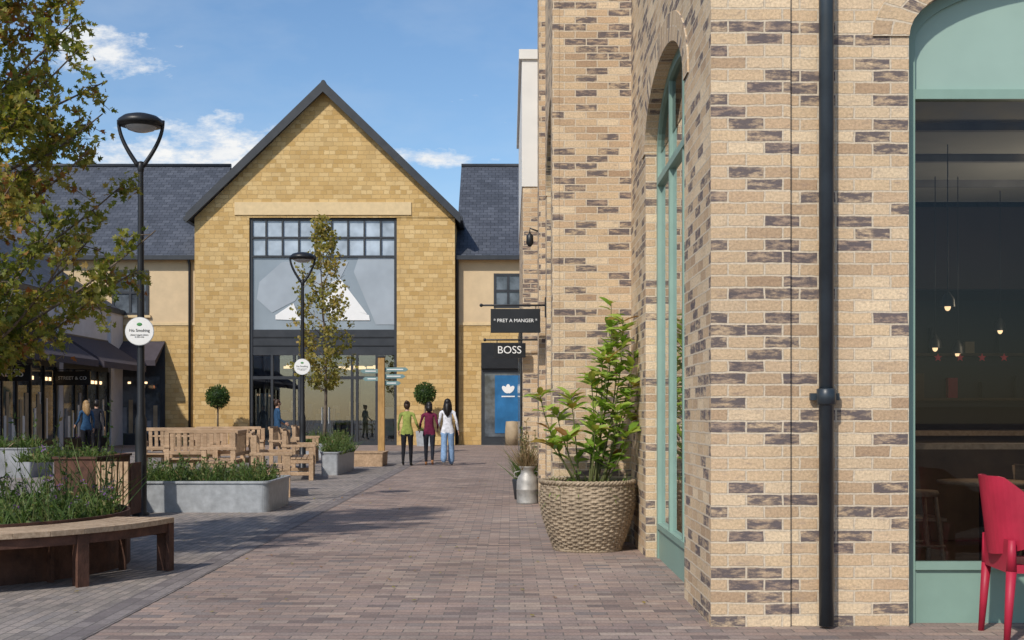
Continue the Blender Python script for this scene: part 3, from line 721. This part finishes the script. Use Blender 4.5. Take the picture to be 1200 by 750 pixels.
group('circular_bench_planter',[o1_,o2_,o3_,o4_],(CX,CY,0))

def herbs(pts,hmin,hmax,n,mat='leafherb',flowers=None,bl=.018):
    lf=Leaves(); fl=Leaves(); mb=MB()
    for k in range(n):
        p=Vector(pts()); h=U(hmin,hmax)
        ty=R()
        if ty<.5:
            for j in range(9):
                d=rdir(1.4); lf.add(p+Vector((U(-.04,.04),U(-.04,.04),0)),d,(U(-1,1),U(-1,1),.3),h*U(.4,.9),bl,min(1,max(0,random.gauss(.5,.25))),'blade')
        else:
            top=p+Vector((U(-.15,.15),U(-.15,.15),1))*h*U(.6,1); mb.tube([p,(p+top)/2+Vector((U(-.02,.02),0,0)),top],.003,'stem',4,False)
            for j in range(14):
                t=U(.1,1); q=p+(top-p)*t; lf.add(q,rdir(.3),rdir(.5),U(.03,.07),U(.018,.035),min(1,max(0,random.gauss(.5,.25))),'quad')
            if flowers and R()<.35:
                for j in range(8): fl.add(top+rdir()*.02,rdir(.2),rdir(),.018,.018,R(),'quad')
    ch=[lf.finish('foliage',mat),mb.finish('stems')]
    if flowers: ch.append(fl.finish('flowers',flowers))
    return ch
def pd():
    a=U(0,2*math.pi); r=1.5*math.sqrt(R()); return (CX+r*math.cos(a),CY+r*math.sin(a),.40)
group('planter_flowers',herbs(pd,.12,.42,600,flowers='flowerp'),(CX,CY,.4))
def pd():
    a=U(-.6,.9); r=1.5*math.sqrt(U(.3,1)); return (CX+r*math.cos(a),CY+r*math.sin(a),.40)
group('tall_verbena_plants',herbs(pd,.5,1.1,34,flowers='flowerp',bl=.010),(CX+1,CY,.4))

# ------------------------------------------------------------ troughs
def trough(xa_,xb_,ya,yb,h,mat='galv',round_=.12):
    mb=MB(); n=6; pts=[]
    for cx,cy,a0 in ((xb_-round_,ya+round_,-90),(xb_-round_,yb-round_,0),(xa_+round_,yb-round_,90),(xa_+round_,ya+round_,180)):
        for k in range(n+1):
            a=math.radians(a0+90*k/n); pts.append((cx+round_*math.cos(a),cy+round_*math.sin(a)))
    cxm,cym=(xa_+xb_)/2,(ya+yb)/2
    def ring(s,z): return [(cxm+(p[0]-cxm)*(1+s/(xb_-xa_)*2),cym+(p[1]-cym)*(1+s/(yb-ya)*2),z) for p in pts]
    rs=[ring(-.01,0),ring(0,h-.03),ring(.02,h-.03),ring(.02,h),ring(-.02,h),ring(-.02,h-.08)]
    for A,B in zip(rs,rs[1:]):
        for k in range(len(pts)):
            j=(k+1)%len(pts); mb.face([A[k],A[j],B[j],B[k]],mat)
    mb.face(rs[-1],'soil')
    return mb.finish('trough_body')
group('galvanised_planter_trough',[trough(-5.35,-3.22,16.55,18.2,.42)],(-4.3,17.3,0))
def pd(): return (U(-5.2,-3.35),U(16.7,18.05),.34)
group('trough_plants',herbs(pd,.15,.45,440),(-4.3,17.3,.34))
group('corten_box_planter',[trough(sx(48,15.2),sx(140,16.5),15.6,17.0,.78,'corten',.04)],(-5.6,16.2,0))
def pd(): return (U(-6.3,-5.3),U(15.8,16.8),.70)
group('box_planter_plants',herbs(pd,.12,.3,150),(-5.8,16.2,.7))
mb=MB()
for k in range(6): mb.box(-5.18+k*.07,-5.13+k*.07,15.50,15.55,.02,.72,'wood')
mb.box(-5.2,-4.76,15.56,15.585,.05,.70,'corten'); mb.box(-4.78,-4.76,15.585,16.0,.05,.7,'corten'); mb.finish('litter_bin')
group('grey_box_planter',[trough(sx(-20,26),sx(47,26),25.5,26.8,.62,'greybox',.05)],(-10.4,26,0))
def pd(): return (U(-11,-10),U(25.7,26.6),.55)
group('box_plants',herbs(pd,.2,.5,90,bl=.03),(-10.4,26,.55))
group('galvanised_planter_box',[trough(sx(383,27.5),sx(403,27.5),26.6,29.4,.50,'galv',.05)],(-4,28,0))
def pd(): return (U(-4.1,-3.65),U(26.8,29.2),.44)
group('planter_box_plants',herbs(pd,.2,.6,150,bl=.02),(-4,28,.44))
group('timber_planter_seat',[trough(sx(402,31),sx(449,31),31.0,32.2,.36,'wood',.04)],(-3.7,31.5,0))
group('tree_planter',[trough(sx(350,38),sx(408,38),37.3,38.7,.42,'galv',.05)],(xt,38,0))
def pd(): return (U(sx(353,38),sx(405,38)),U(37.4,38.6),.36)
group('tree_planter_plants',herbs(pd,.3,.7,120,bl=.03),(xt,38,.36))

# ------------------------------------------------------------ timber benches
def bench(x,y,rz,Lb=1.7):
    mb=MB()
    for yy in (-Lb/2,Lb/2-.09):
        mb.box(.0,.09,yy,yy+.09,0,.98,'wood'); mb.box(.52,.61,yy,yy+.09,0,.66,'wood'); mb.box(-.02,.64,yy-.01,yy+.10,.66,.71,'wood'); mb.box(.09,.52,yy+.01,yy+.08,.34,.42,'wood'); mb.box(.09,.52,yy+.02,yy+.07,.10,.17,'wood')
    for k in range(5): mb.box(.06+k*.108,.06+k*.108+.095,-Lb/2-.005,Lb/2+.005,.42,.455,'wood')
    mb.box(.535,.575,-Lb/2+.09,Lb/2-.09,.34,.41,'wood')
    T=Matrix.Translation((.045,0,.5))@Matrix.Rotation(math.radians(-6),4,'Y')
    for z in (.0,.42): mb.box(-.03,.02,-Lb/2+.09,Lb/2-.09,z+.03,z+.10,'wood',T)
    yy=-Lb/2+.14
    while yy<Lb/2-.18: mb.box(-.022,.012,yy,yy+.075,.10,.45,'wood',T); yy+=.125
    o=mb.finish('bench_frame',.006); return place('park_bench',[o],(x,y,0),rz)
bench(sx(296,20.3),20.3,math.radians(10),1.8)
bench(sx(333,25.4),25.4,math.radians(8),2.0)
bench(sx(318,29.5),29.8,math.radians(4),1.8)
bench(sx(242,24),24.2,math.radians(98),1.7)
bench(sx(205,27),27.2,math.radians(95),1.7)
bench(sx(282,23.4),23.4,math.radians(186),1.7)
bench(sx(268,29.5),29.5,math.radians(-82),1.7)
bench(sx(345,33.5),33.5,math.radians(6),1.7)
def picnic(x,y,rz):
    mb=MB()
    for k in range(5): mb.box(-.36+k*.145,-.36+k*.145+.135,-.9,.9,.71,.75,'wood')
    for s in (-1,1):
        mb.box(s*.70-.13,s*.70+.13,-.9,.9,.42,.46,'wood')
        for yy in (-.65,.57):
            T=Matrix.Translation((s*.38,yy,0))@Matrix.Rotation(math.radians(-s*25),4,'Y'); mb.box(-.04,.04,0,.07,.0,.78,'wood',T)
    for yy in (-.57,.65): mb.box(-.82,.82,yy,yy+.04,.34,.42,'wood'); mb.box(-.34,.34,yy,yy+.04,.62,.70,'wood')
    place('picnic_table',[mb.finish('picnic_frame',.006)],(x,y,0),rz)
picnic(sx(222,33),33,math.radians(80))
mb=MB(); d=32.6; xf=sx(447,d); mb.box(xf-.085,xf+.085,d-.085,d+.085,0,sz(419,d),'woodgold'); mb.box(xf-.1,xf+.1,d-.1,d+.1,sz(419,d),sz(419,d)+.05,'dark')
for (v,l,ln) in ((433,1,.55),(441,1,.48),(435,-1,.40),(444,-1,.34),(449,1,.36)):
    z=sz(v,d); w=.055; a=xf+l*.086; b=xf+l*(.086+ln)
    mb.prism([(a,z-w),(b,z-w),(b+l*.07,z),(b,z+w),(a,z+w)],'y',d-.02,d+.02,'teal')
    mb.box(min(a,b)+.06,max(a,b)-.06,d-.024,d-.0205,z-.012,z+.014,'signwhite')
mb.finish('fingerpost_sign',.004)

# ------------------------------------------------------------ wicker basket + laurel
BX,BY=sx(688,12.05),12.02
def prof(h):
    t=h/.66; return .315+.150*math.sin(min(1,t*1.02)*math.pi*.56)-.02*max(0,t-.75)*4
rows=30; sub=4; nt_=160; stakes=40; vs=[];fs=[]
for i in range(rows*sub+1):
    h=.66*i/(rows*sub); row=i//sub; ph=(i%sub)/sub
    bulge=math.sin(math.pi*ph)
    for j in range(nt_):
        th=2*math.pi*j/nt_
        r=prof(h)+.011*math.sin(stakes/2*th*1.0+math.pi*(row%2))*bulge+.006*bulge
        vs.append((r*math.cos(th),r*math.sin(th),h+.005*math.sin(th*3+row)))
for i in range(rows*sub):
    for j in range(nt_): fs.append((i*nt_+j,i*nt_+(j+1)%nt_,(i+1)*nt_+(j+1)%nt_,(i+1)*nt_+j))
me=bpy.data.meshes.new('weave'); me.from_pydata(vs,[],fs); me.materials.append(M['wicker'])
for p in me.polygons: p.use_smooth=True
bw=bpy.data.objects.new('basket_weave',me); COL.objects.link(bw)
mb=MB()
for q in range(3):
    pts=[]; 
    for j in range(97):
        th=2*math.pi*j/96; r=prof(.66)+.004+.014*math.cos(th*22+q*2.094); pts.append((r*math.cos(th),r*math.sin(th),.665+.014*math.sin(th*22+q*2.094)))
    mb.tube(pts,.013,'wicker',6,False)
    pts=[]
    for j in range(97):
        th=2*math.pi*j/96; r=prof(.0)+.006+.008*math.cos(th*22+q*2.094); pts.append((r*math.cos(th),r*math.sin(th),.015+.008*math.sin(th*22+q*2.094)))
    mb.tube(pts,.010,'wicker',6,False)
for j in range(stakes):
    th=2*math.pi*(j+.5)/stakes; mb.tube([((prof(h)+.002)*math.cos(th),(prof(h)+.002)*math.sin(th),h) for h in (0,.15,.3,.45,.6,.67)],.006,'wicker',5,False)
rim=mb.finish('rim_and_stakes')
mb=MB(); mb.lathe([(0,.58),(.25,.58),(.43,.56)],(0,0,0),'soil',32); so=mb.finish('soil')
place('wicker_basket_planter',[bw,rim,so],(BX,BY,0))
def laurel():
    lf=Leaves(); mb=MB()
    specs=[(-.46,-.05,1.50),(-.30,.1,1.35),(-.16,.0,1.50),(.02,-.1,1.70),(.15,.0,1.95),(.24,.1,2.40),(.34,-.05,2.25),(.46,.0,1.90),(.42,-.15,1.6),(.28,-.2,1.4),(.05,-.25,1.2),(-.2,-.2,1.1),(.48,.1,1.35),(.12,.15,1.7),(-.38,-.2,1.05),(.3,.15,2.1),(.2,-.15,1.85),(.38,-.2,1.15)]
    for (dx,dy,h) in specs:
        b=Vector((BX+dx*.25+U(-.05,.05),BY+dy*.3,.58)); e=Vector((BX+dx,BY+dy,h)); c=(b+e)/2+Vector((U(-.08,.08)+dx*.25,U(-.08,.04),.05))
        pt=lambda t:b*(1-t)**2+c*2*t*(1-t)+e*t*t
        mb.tube([pt(k/10) for k in range(11)],[.010-.007*k/10 for k in range(11)],'stem',6,False)
        n=int((h-.5)*22)
        for k in range(n):
            t=U(.2,1) if k>9 else U(.84,1.02); p=pt(min(t,1)); ax=(pt(min(1,t+.02))-pt(min(1,t+.02)-.05)).normalized()
            a=k*2.4; out=Vector((math.cos(a),math.sin(a),0)); d=(out*1.0+ax*.55+Vector((0,0,U(-.5,.35))))
            lf.add(p,d,(U(-.3,.3),U(-.6,.1),1),U(.13,.20),U(.058,.085),min(.97,max(0,random.gauss(.3+.45*t,.17))) if R()>.04 else 1.0,'ell')
    for k in range(260):
        a=U(0,6.283); r=.4*math.sqrt(R()); lf.add((BX+r*math.cos(a),BY+r*math.sin(a),.58),rdir(.6)+Vector((math.cos(a),math.sin(a),0))*.5,(0,0,1),U(.10,.26),.012,U(.2,.6),'blade')
    return [lf.finish('leaves','leaflaurel'),mb.finish('stems')]
group('laurel_plant',laurel(),(BX,BY,.58))
mx_,my_=sx(618,18.2),18.2
mb=MB(); mb.lathe([(0,0),(.155,0),(.16,.02),(.155,.03),(.16,.2),(.165,.21),(.16,.22),(.157,.33),(.135,.40),(.10,.44),(.095,.50),(.125,.535),(.13,.55),(.12,.55),(.09,.51),(0,.5)],(0,0,0),'galvd',28)
for s in (-1,1): mb.tube([(s*.13,0,.38),(s*.19,0,.40),(s*.19,0,.46),(s*.11,0,.48)],.009,'galvd',6)
place('milk_churn',[mb.finish('churn_body')],(mx_,my_,0))
def pd(): return (mx_+U(-.06,.06),my_+U(-.06,.06),.5)
group('dried_flower_stems',herbs(pd,.3,.8,45,'leafdry',bl=.008),(mx_,my_,.5))
mb=MB(); mb.lathe([(0,0),(.16,0),(.2,.3),(.19,.32),(.17,.28),(0,.27)],(0,0,0),'dark',24); place('plant_pot',[mb.finish('pot')],(.24,19.1,0))
def pd(): return (.24+U(-.10,.10),19.1+U(-.10,.10),.27)
group('potted_shrub',herbs(pd,.3,.9,60,bl=.014),(.24,19.1,.27))

# ------------------------------------------------------------ topiary
def topiary(px,v,d,r):
    x=sx(px,d); z=sz(v,d); mb=MB(); mb.tube([(x,d,.4),(x+.02,d,z)],.035,'bark',8); mb.ell((x,d,z),(r*.86,r*.86,r*.86),'leafdark',16,12)
    mb.prism([(x-.3,.0),(x+.3,.0),(x+.36,.62),(x-.36,.62)],'y',d-.33,d+.33,'galv'); mb.box(x-.3,x+.3,d-.28,d+.28,.6,.63,'soil')
    lf=Leaves()
    for k in range(1400):
        n=rdir(); p=Vector((x,d,z))+n*r*U(.82,1.1); lf.add(p,(n+rdir()*.9),rdir(),U(.06,.11),.05,min(1,max(0,random.gauss(.45,.25))),'quad')
    for k in range(150):
        p=Vector((x+U(-.3,.3),d+U(-.3,.3),.62)); lf.add(p,rdir(.6),rdir(),U(.1,.25),.04,R(),'quad')
    group('topiary_ball_tree',[mb.finish('stem_and_pot'),lf.finish('foliage','leafdark')],(x,d,0))
topiary(255,465,50.5,.42); topiary(498,461,50.8,.40)

# ------------------------------------------------------------ red chair
def chair():
    mb=MB()
    nU,nV=28,7
    def pt(i,j,off):
        t=i/nU; a=math.radians(90+180*t)
        rx,ry=.27+off,.255+off
        x=rx*math.cos(a); y=ry*math.sin(a)
        s=abs(2*t-1); top=.96-.24*max(0,(s-.40)/.60)**1.2; bot=.50+.12*s**2
        z=bot+(top-bot)*j/nV; lean=(z-.45)*.12*(1-s**2)
        if s>.8: x+=.30*(s-.8)/.2
        return Vector((x-lean,y*(1+.06*(z-.45)),z))
    for off,flip in ((0,0),(.018,1)):
        for i in range(nU):
            for j in range(nV):
                q=[pt(i,j,off),pt(i+1,j,off),pt(i+1,j+1,off),pt(i,j+1,off)]
                mb.face(q if flip else q[::-1],'red',smooth=True)
    for i in range(nU):
        for j in (0,nV): mb.face([pt(i,j,0),pt(i+1,j,0),pt(i+1,j,.018),pt(i,j,.018)],'red',smooth=True)
    for i in (0,nU):
        for j in range(nV): mb.face([pt(i,j,0),pt(i,j+1,0),pt(i,j+1,.018),pt(i,j,.018)],'red',smooth=True)
    for i in range(12):
        for j in range(10):
            f=lambda a,b:Vector((-.25+.53*a/12,-.23+.46*b/10,.455-.025*math.sin(math.pi*a/12)*math.sin(math.pi*b/10)))
            mb.face([f(i,j),f(i+1,j),f(i+1,j+1),f(i,j+1)],'red',smooth=True)
    mb.box(-.25,.28,-.235,-.228,.41,.458,'red'); mb.box(-.25,.28,.228,.235,.41,.458,'red'); mb.box(.275,.285,-.235,.235,.40,.457,'red'); mb.box(-.258,-.25,-.235,.235,.41,.6,'red')
    for sx_,sy_ in ((-1,-1),(-1,1),(1,-1),(1,1)):
        px=-.24 if sx_<0 else .26
        mb.tube([(px+sx_*.03,sy_*.235,0),(px,sy_*.225,.42)],[.018,.030],'red',10)
        mb.tube([(px,sy_*.225,.42),(px,sy_*.235,.60 if sx_<0 else .66)],[.030,.022],'red',10)
    return mb.finish('chair_shell')
place('red_plastic_armchair',[chair()],(sx(1145,7.25)+.38,7.27,0),math.radians(-4))

# ------------------------------------------------------------ people
def person(name,loc,height,rz,cols,hair='long',stride=.2,armL=(0,0),armR=(0,0),wide=0,elbow=None,bagc=None):
    top,bot,shoe,hairc=cols
    s=height/1.66
    V=[];E=[];Rr=[];B=[]
    def v(p,r): V.append(p); Rr.append(r); return len(V)-1
    def e(a,b,m): E.append((a,b)); B.append((a,b,m))
    pel=v((0,0,.93),.118); wa=v((0,0,1.06),.105); chs=v((0,.0,1.24),.120); ub=v((0,-.005,1.36),.092); nb=v((0,0,1.43),.052); nk=v((0,.01,1.49),.046)
    hd=v((0,.02,1.56),.074); hd2=v((0,.015,1.615),.072)
    e(pel,wa,1);e(wa,chs,1);e(chs,ub,1);e(ub,nb,1);e(nb,nk,0);e(nk,hd,0);e(hd,hd2,0)
    hands=[]
    for sd in (-1,1):
        st=stride*sd
        hip=v((sd*.085,0,.86),.092); kn=v((sd*.088,st*.55+.03,.47),.060+.022*wide); 
        lift=.05 if st<0 else 0
        an=v((sd*.085,st*1.0-(.03 if st<0 else 0),.10+lift),.040+.05*wide)
        cal=v((sd*.088,st*.8,.32+lift*.5),.054+.03*wide)
        he=v((sd*.085,st*1.0-.01-(.03 if st<0 else 0),.045+lift),.034); to=v((sd*.095,st*1.0+.14-(.03 if st<0 else 0),.032+(lift*.2)),.030)
        e(pel,hip,2);e(hip,kn,2);e(kn,cal,2);e(cal,an,2);e(an,he,3);e(he,to,3)
        fw,out=(armL if sd<0 else armR)
        sh=v((sd*.150,-.005,1.365),.052); el=v((sd*(.205+out*.5),-.03+fw*.35,1.11),.040)
        bend=(elbow or {}).get(sd,0)
        fo=Vector((sd*(.02+out)*.6*(1-bend),.07+fw*.6+bend*.18,-.235+bend*.20)); 
        w=v(tuple(Vector(V[el])+fo),.026)
        e(ub,sh,1);e(sh,el,1);e(el,w,1)
        hands.append((Vector(V[w]),fo.normalized(),sd))
    me=bpy.data.meshes.new('body'); me.from_pydata([tuple(q) for q in V],E,[]); o=bpy.data.objects.new('tmp',me); COL.objects.link(o)
    o.modifiers.new('skin','SKIN'); ss=o.modifiers.new('ss','SUBSURF'); ss.levels=2; ss.render_levels=2
    sv=me.skin_vertices[0].data
    for i,r in enumerate(Rr): sv[i].radius=(r,r); sv[i].use_root=(i==0)
    dg=bpy.context.evaluated_depsgraph_get(); em=bpy.data.meshes.new_from_object(o.evaluated_get(dg)); bpy.data.objects.remove(o)
    for m in (M['skin'],top,bot,shoe): em.materials.append(m)
    VV=[Vector(q) for q in V]
    for p in em.polygons:
        c=p.center; best=9;bm=0
        for a,b,m in B:
            A,Bq=VV[a],VV[b]; ab=Bq-A; t=max(0,min(1,(c-A).dot(ab)/ab.length_squared)); dd=(c-(A+ab*t)).length-(Rr[a]+(Rr[b]-Rr[a])*t)*.8
            if dd<best: best=dd;bm=m
        if bm==2 and c.z>.83: bm=1
        p.material_index=bm; p.use_smooth=True
    for q in em.vertices:
        if .8<q.co.z<1.42 and abs(q.co.x)<.2 : q.co.x*=1.10; q.co.y*=.86
    body=bpy.data.objects.new('body',em); COL.objects.link(body)
    mb=MB()
    for w,d,sd in hands:
        sidev=Vector((0,1,0)); n=d.cross(sidev).normalized(); sidev=n.cross(d).normalized()
        T=Matrix((( n.x,sidev.x,d.x,w.x),(n.y,sidev.y,d.y,w.y),(n.z,sidev.z,d.z,w.z),(0,0,0,1)))
        mb.ell((0,0,.045),(.016,.038,.055),M['skin'],10,8,T)
        for k,(off,ln) in enumerate(((-.028,.055),(-.010,.07),(.010,.075),(.028,.068))):
            c=-.012*sd; mb.tube([T@Vector((0,off,.075)),T@Vector((c*.3,off*1.05,.075+ln*.5)),T@Vector((c*1.6,off*1.05,.075+ln))],[.0095,.0085,.006],M['skin'],6)
        mb.tube([T@Vector((0,.03,.03)),T@Vector((-.005*sd,.055,.055)),T@Vector((-.012*sd,.062,.088))],[.012,.010,.007],M['skin'],6)
    mb.ell((0,.025,1.585),(.070,.082,.105),M['skin'],18,14)
    mb.ell((0,.108,1.575),(.012,.018,.022),M['skin'],8,6)
    for sd in (-1,1):
        mb.ell((sd*.072,.02,1.58),(.010,.02,.03),M['skin'],8,6); mb.ell((sd*.028,.094,1.602),(.013,.009,.008),'eye',8,6); mb.ell((sd*.028,.101,1.602),(.006,.004,.006),'black',8,6)
    mb.ell((0,.098,1.535),(.024,.010,.007),'lip',8,6)
    det=mb.finish('hands_and_face')
    mb=MB()
    mb.ell((0,.0,1.625),(.086,.098,.088),hairc,18,14)
    mb.ell((0,-.03,1.585),(.083,.075,.095),hairc,18,14)
    if hair=='long':
        mb.tube([(0,-.035,1.60),(0,-.06,1.52),(.0,-.085,1.43),(.005,-.105,1.32),(0,-.10,1.25)],[.085,.088,.085,.065,.02],hairc,14)
        for sd in (-1,1): mb.tube([(sd*.06,.02,1.62),(sd*.08,.0,1.52),(sd*.085,-.03,1.42),(sd*.05,-.08,1.30)],[.03,.032,.035,.012],hairc,10)
    elif hair=='bob':
        mb.tube([(0,-.03,1.60),(0,-.045,1.53),(0,-.05,1.46),(0,-.05,1.44)],[.085,.088,.08,.03],hairc,14)
    elif hair=='bun':
        mb.ell((0,-.09,1.68),(.045,.045,.045),hairc,12,10)
    hobj=mb.finish('hair')
    ch=[body,det,hobj]
    if bagc:
        mb=MB(); mb.tube([(-.14,-.02,1.42),(0,-.115,1.25),(.17,-.05,1.0)],.010,bagc,6); mb.box(.15,.21,-.14,.10,.80,1.0,bagc); ch.append(mb.finish('shoulder_bag',.01))
    return place(name,ch,loc,rz,s)
c_green=cloth('green_knit',(.26,.31,.08)); c_mar=cloth('maroon_knit',(.13,.02,.05)); c_wh=cloth('white_blouse',(.66,.67,.72)); c_bk=cloth('black_trousers',(.016,.016,.02)); c_jean=cloth('pale_jeans',(.20,.31,.48)); c_navy=cloth('navy_top',(.03,.075,.15)); c_dk=cloth('dark_leggings',(.022,.024,.032))
h_bk=simple('black_hair',(.012,.009,.008),.45,var=.3,ns=30); h_br=simple('brown_hair',(.05,.025,.014),.5,var=.3,ns=30); h_bl=simple('blonde_hair',(.32,.20,.09),.5,var=.3,ns=30)
s_bk=simple('black_shoes',(.015,.015,.015),.5); s_wh=simple('white_trainers',(.6,.6,.58),.6,var=.05); s_tan=simple('tan_shoes',(.30,.14,.06),.6)
person('walking_woman',(sx(477,31.3),31.3,0),1.60,math.radians(-4),(c_green,c_bk,s_bk,h_br),'bun',.10,(-.02,.02),(.05,.10),0,{1:.5,-1:.25})
person('walking_woman',(sx(503,31.6),31.6,0),1.58,math.radians(3),(c_mar,c_dk,s_tan,h_bk),'bob',-.14,(.05,.06),(.02,.02),0,{-1:.5,1:.6})
person('walking_woman',(sx(524.5,31.5),31.5,0),1.66,math.radians(-2),(c_wh,c_jean,s_wh,h_bk),'long',.12,(.04,.0),(.0,.05),1,{-1:.6,1:.1})
person('standing_woman',(sx(325,40),40,0),1.74,math.radians(-60),(c_navy,c_dk,s_bk,h_br),'bun',.05,(.05,.02),(.05,.02),0,{-1:.6,1:.5})
person('standing_woman',(sx(101,37),37,0),1.68,math.radians(40),(c_navy,c_bk,s_bk,h_bl),'long',.08,(.05,.05),(.0,.02),0,{-1:.5})
person('standing_man',(sx(113,39),39,0),1.72,math.radians(20),(c_dk,c_bk,s_bk,h_bk),'short',.05,(.05,.05),(.0,.02),0,{})

# ------------------------------------------------------------ sky, sun, camera
EL=math.radians(42); AZ=math.radians(30)
sd=Vector((-math.sin(AZ)*math.cos(EL),-math.cos(AZ)*math.cos(EL),math.sin(EL)))
sun=bpy.data.lights.new('sun','SUN'); sun.energy=3.7; sun.angle=math.radians(1.2); sun.color=(1,.93,.83)
so=bpy.data.objects.new('sun',sun); COL.objects.link(so); so.rotation_euler=sd.to_track_quat('Z','Y').to_euler(); so.location=(-10,-20,30)
w=bpy.data.worlds.new('World'); scene.world=w; w.use_nodes=True; nt=w.node_tree; bg=nt.nodes['Background']
sky=N(nt,'ShaderNodeTexSky',sky_type='NISHITA'); sky.sun_disc=False; sky.sun_elevation=EL; sky.sun_rotation=math.pi+AZ; sky.ozone_density=2.2; sky.air_density=1.0; sky.dust_density=.7
tc=N(nt,'ShaderNodeTexCoord'); sp=N(nt,'ShaderNodeSeparateXYZ'); L(nt,tc.outputs['Generated'],sp.inputs[0])
yy=math_(nt,'MAXIMUM',math_(nt,'ABSOLUTE',sp.outputs['Y']),.05)
u=math_(nt,'DIVIDE',sp.outputs['X'],yy); v_=math_(nt,'DIVIDE',sp.outputs['Z'],yy)
cb=N(nt,'ShaderNodeCombineXYZ'); L(nt,u,cb.inputs[0]); L(nt,math_(nt,'MULTIPLY',v_,2.2),cb.inputs[1])
nn=noisen(nt,cb.outputs[0],24,8,.66)
nn2=noisen(nt,cb.outputs[0],5,5,.6)
best=None
for (cu,cv,ru,rv) in ((-.325,.291,.052,.016),(-.345,.300,.034,.016),(-.238,.212,.066,.028),(-.205,.204,.05,.022),(-.30,.206,.06,.024),(-.065,.206,.05,.008),(.25,.25,.2,.03),(-.6,.25,.15,.03)):
    dx=math_(nt,'DIVIDE',math_(nt,'SUBTRACT',u,cu),ru); dy=math_(nt,'DIVIDE',math_(nt,'SUBTRACT',v_,cv),rv)
    dist=math_(nt,'SQRT',math_(nt,'ADD',math_(nt,'MULTIPLY',dx,dx),math_(nt,'MULTIPLY',dy,dy)))
    m=math_(nt,'MULTIPLY_ADD',dist,-.8,.75); best=m if best is None else math_(nt,'MAXIMUM',best,m)
best=math_(nt,'MAXIMUM',best,-.9)
al=math_(nt,'ADD',best,math_(nt,'MULTIPLY_ADD',nn,2.8,-1.4))
alr=ramp(nt,al,[(0,0.0),(.65,1.0)])
wisp=ramp(nt,nn2,[(.46,0.0),(.80,.22)])
STR=.145
hs=N(nt,'ShaderNodeHueSaturation'); hs.inputs['Saturation'].default_value=1.12; L(nt,sky.outputs[0],hs.inputs['Color'])
c=mixc(nt,wisp,hs.outputs[0],(4.8,5.3,5.9))
shade=ramp(nt,nn,[(.3,(4.8,5.2,5.8)),(.65,(6.6,6.6,6.5))])
c=mixc(nt,alr,c,shade)
L(nt,c,bg.inputs['Color']); bg.inputs['Strength'].default_value=STR
cam=bpy.data.cameras.new('camera'); co=bpy.data.objects.new('camera',cam); COL.objects.link(co)
co.location=(0,0,H); co.rotation_euler=(math.radians(90),0,0)
cam.sensor_width=36; cam.lens=F/1200*36; cam.shift_x=.0025; cam.shift_y=110/1200; cam.clip_end=2000; cam.clip_start=.05
scene.camera=co
scene.view_settings.view_transform='Standard'; scene.view_settings.look='None'; scene.view_settings.exposure=0
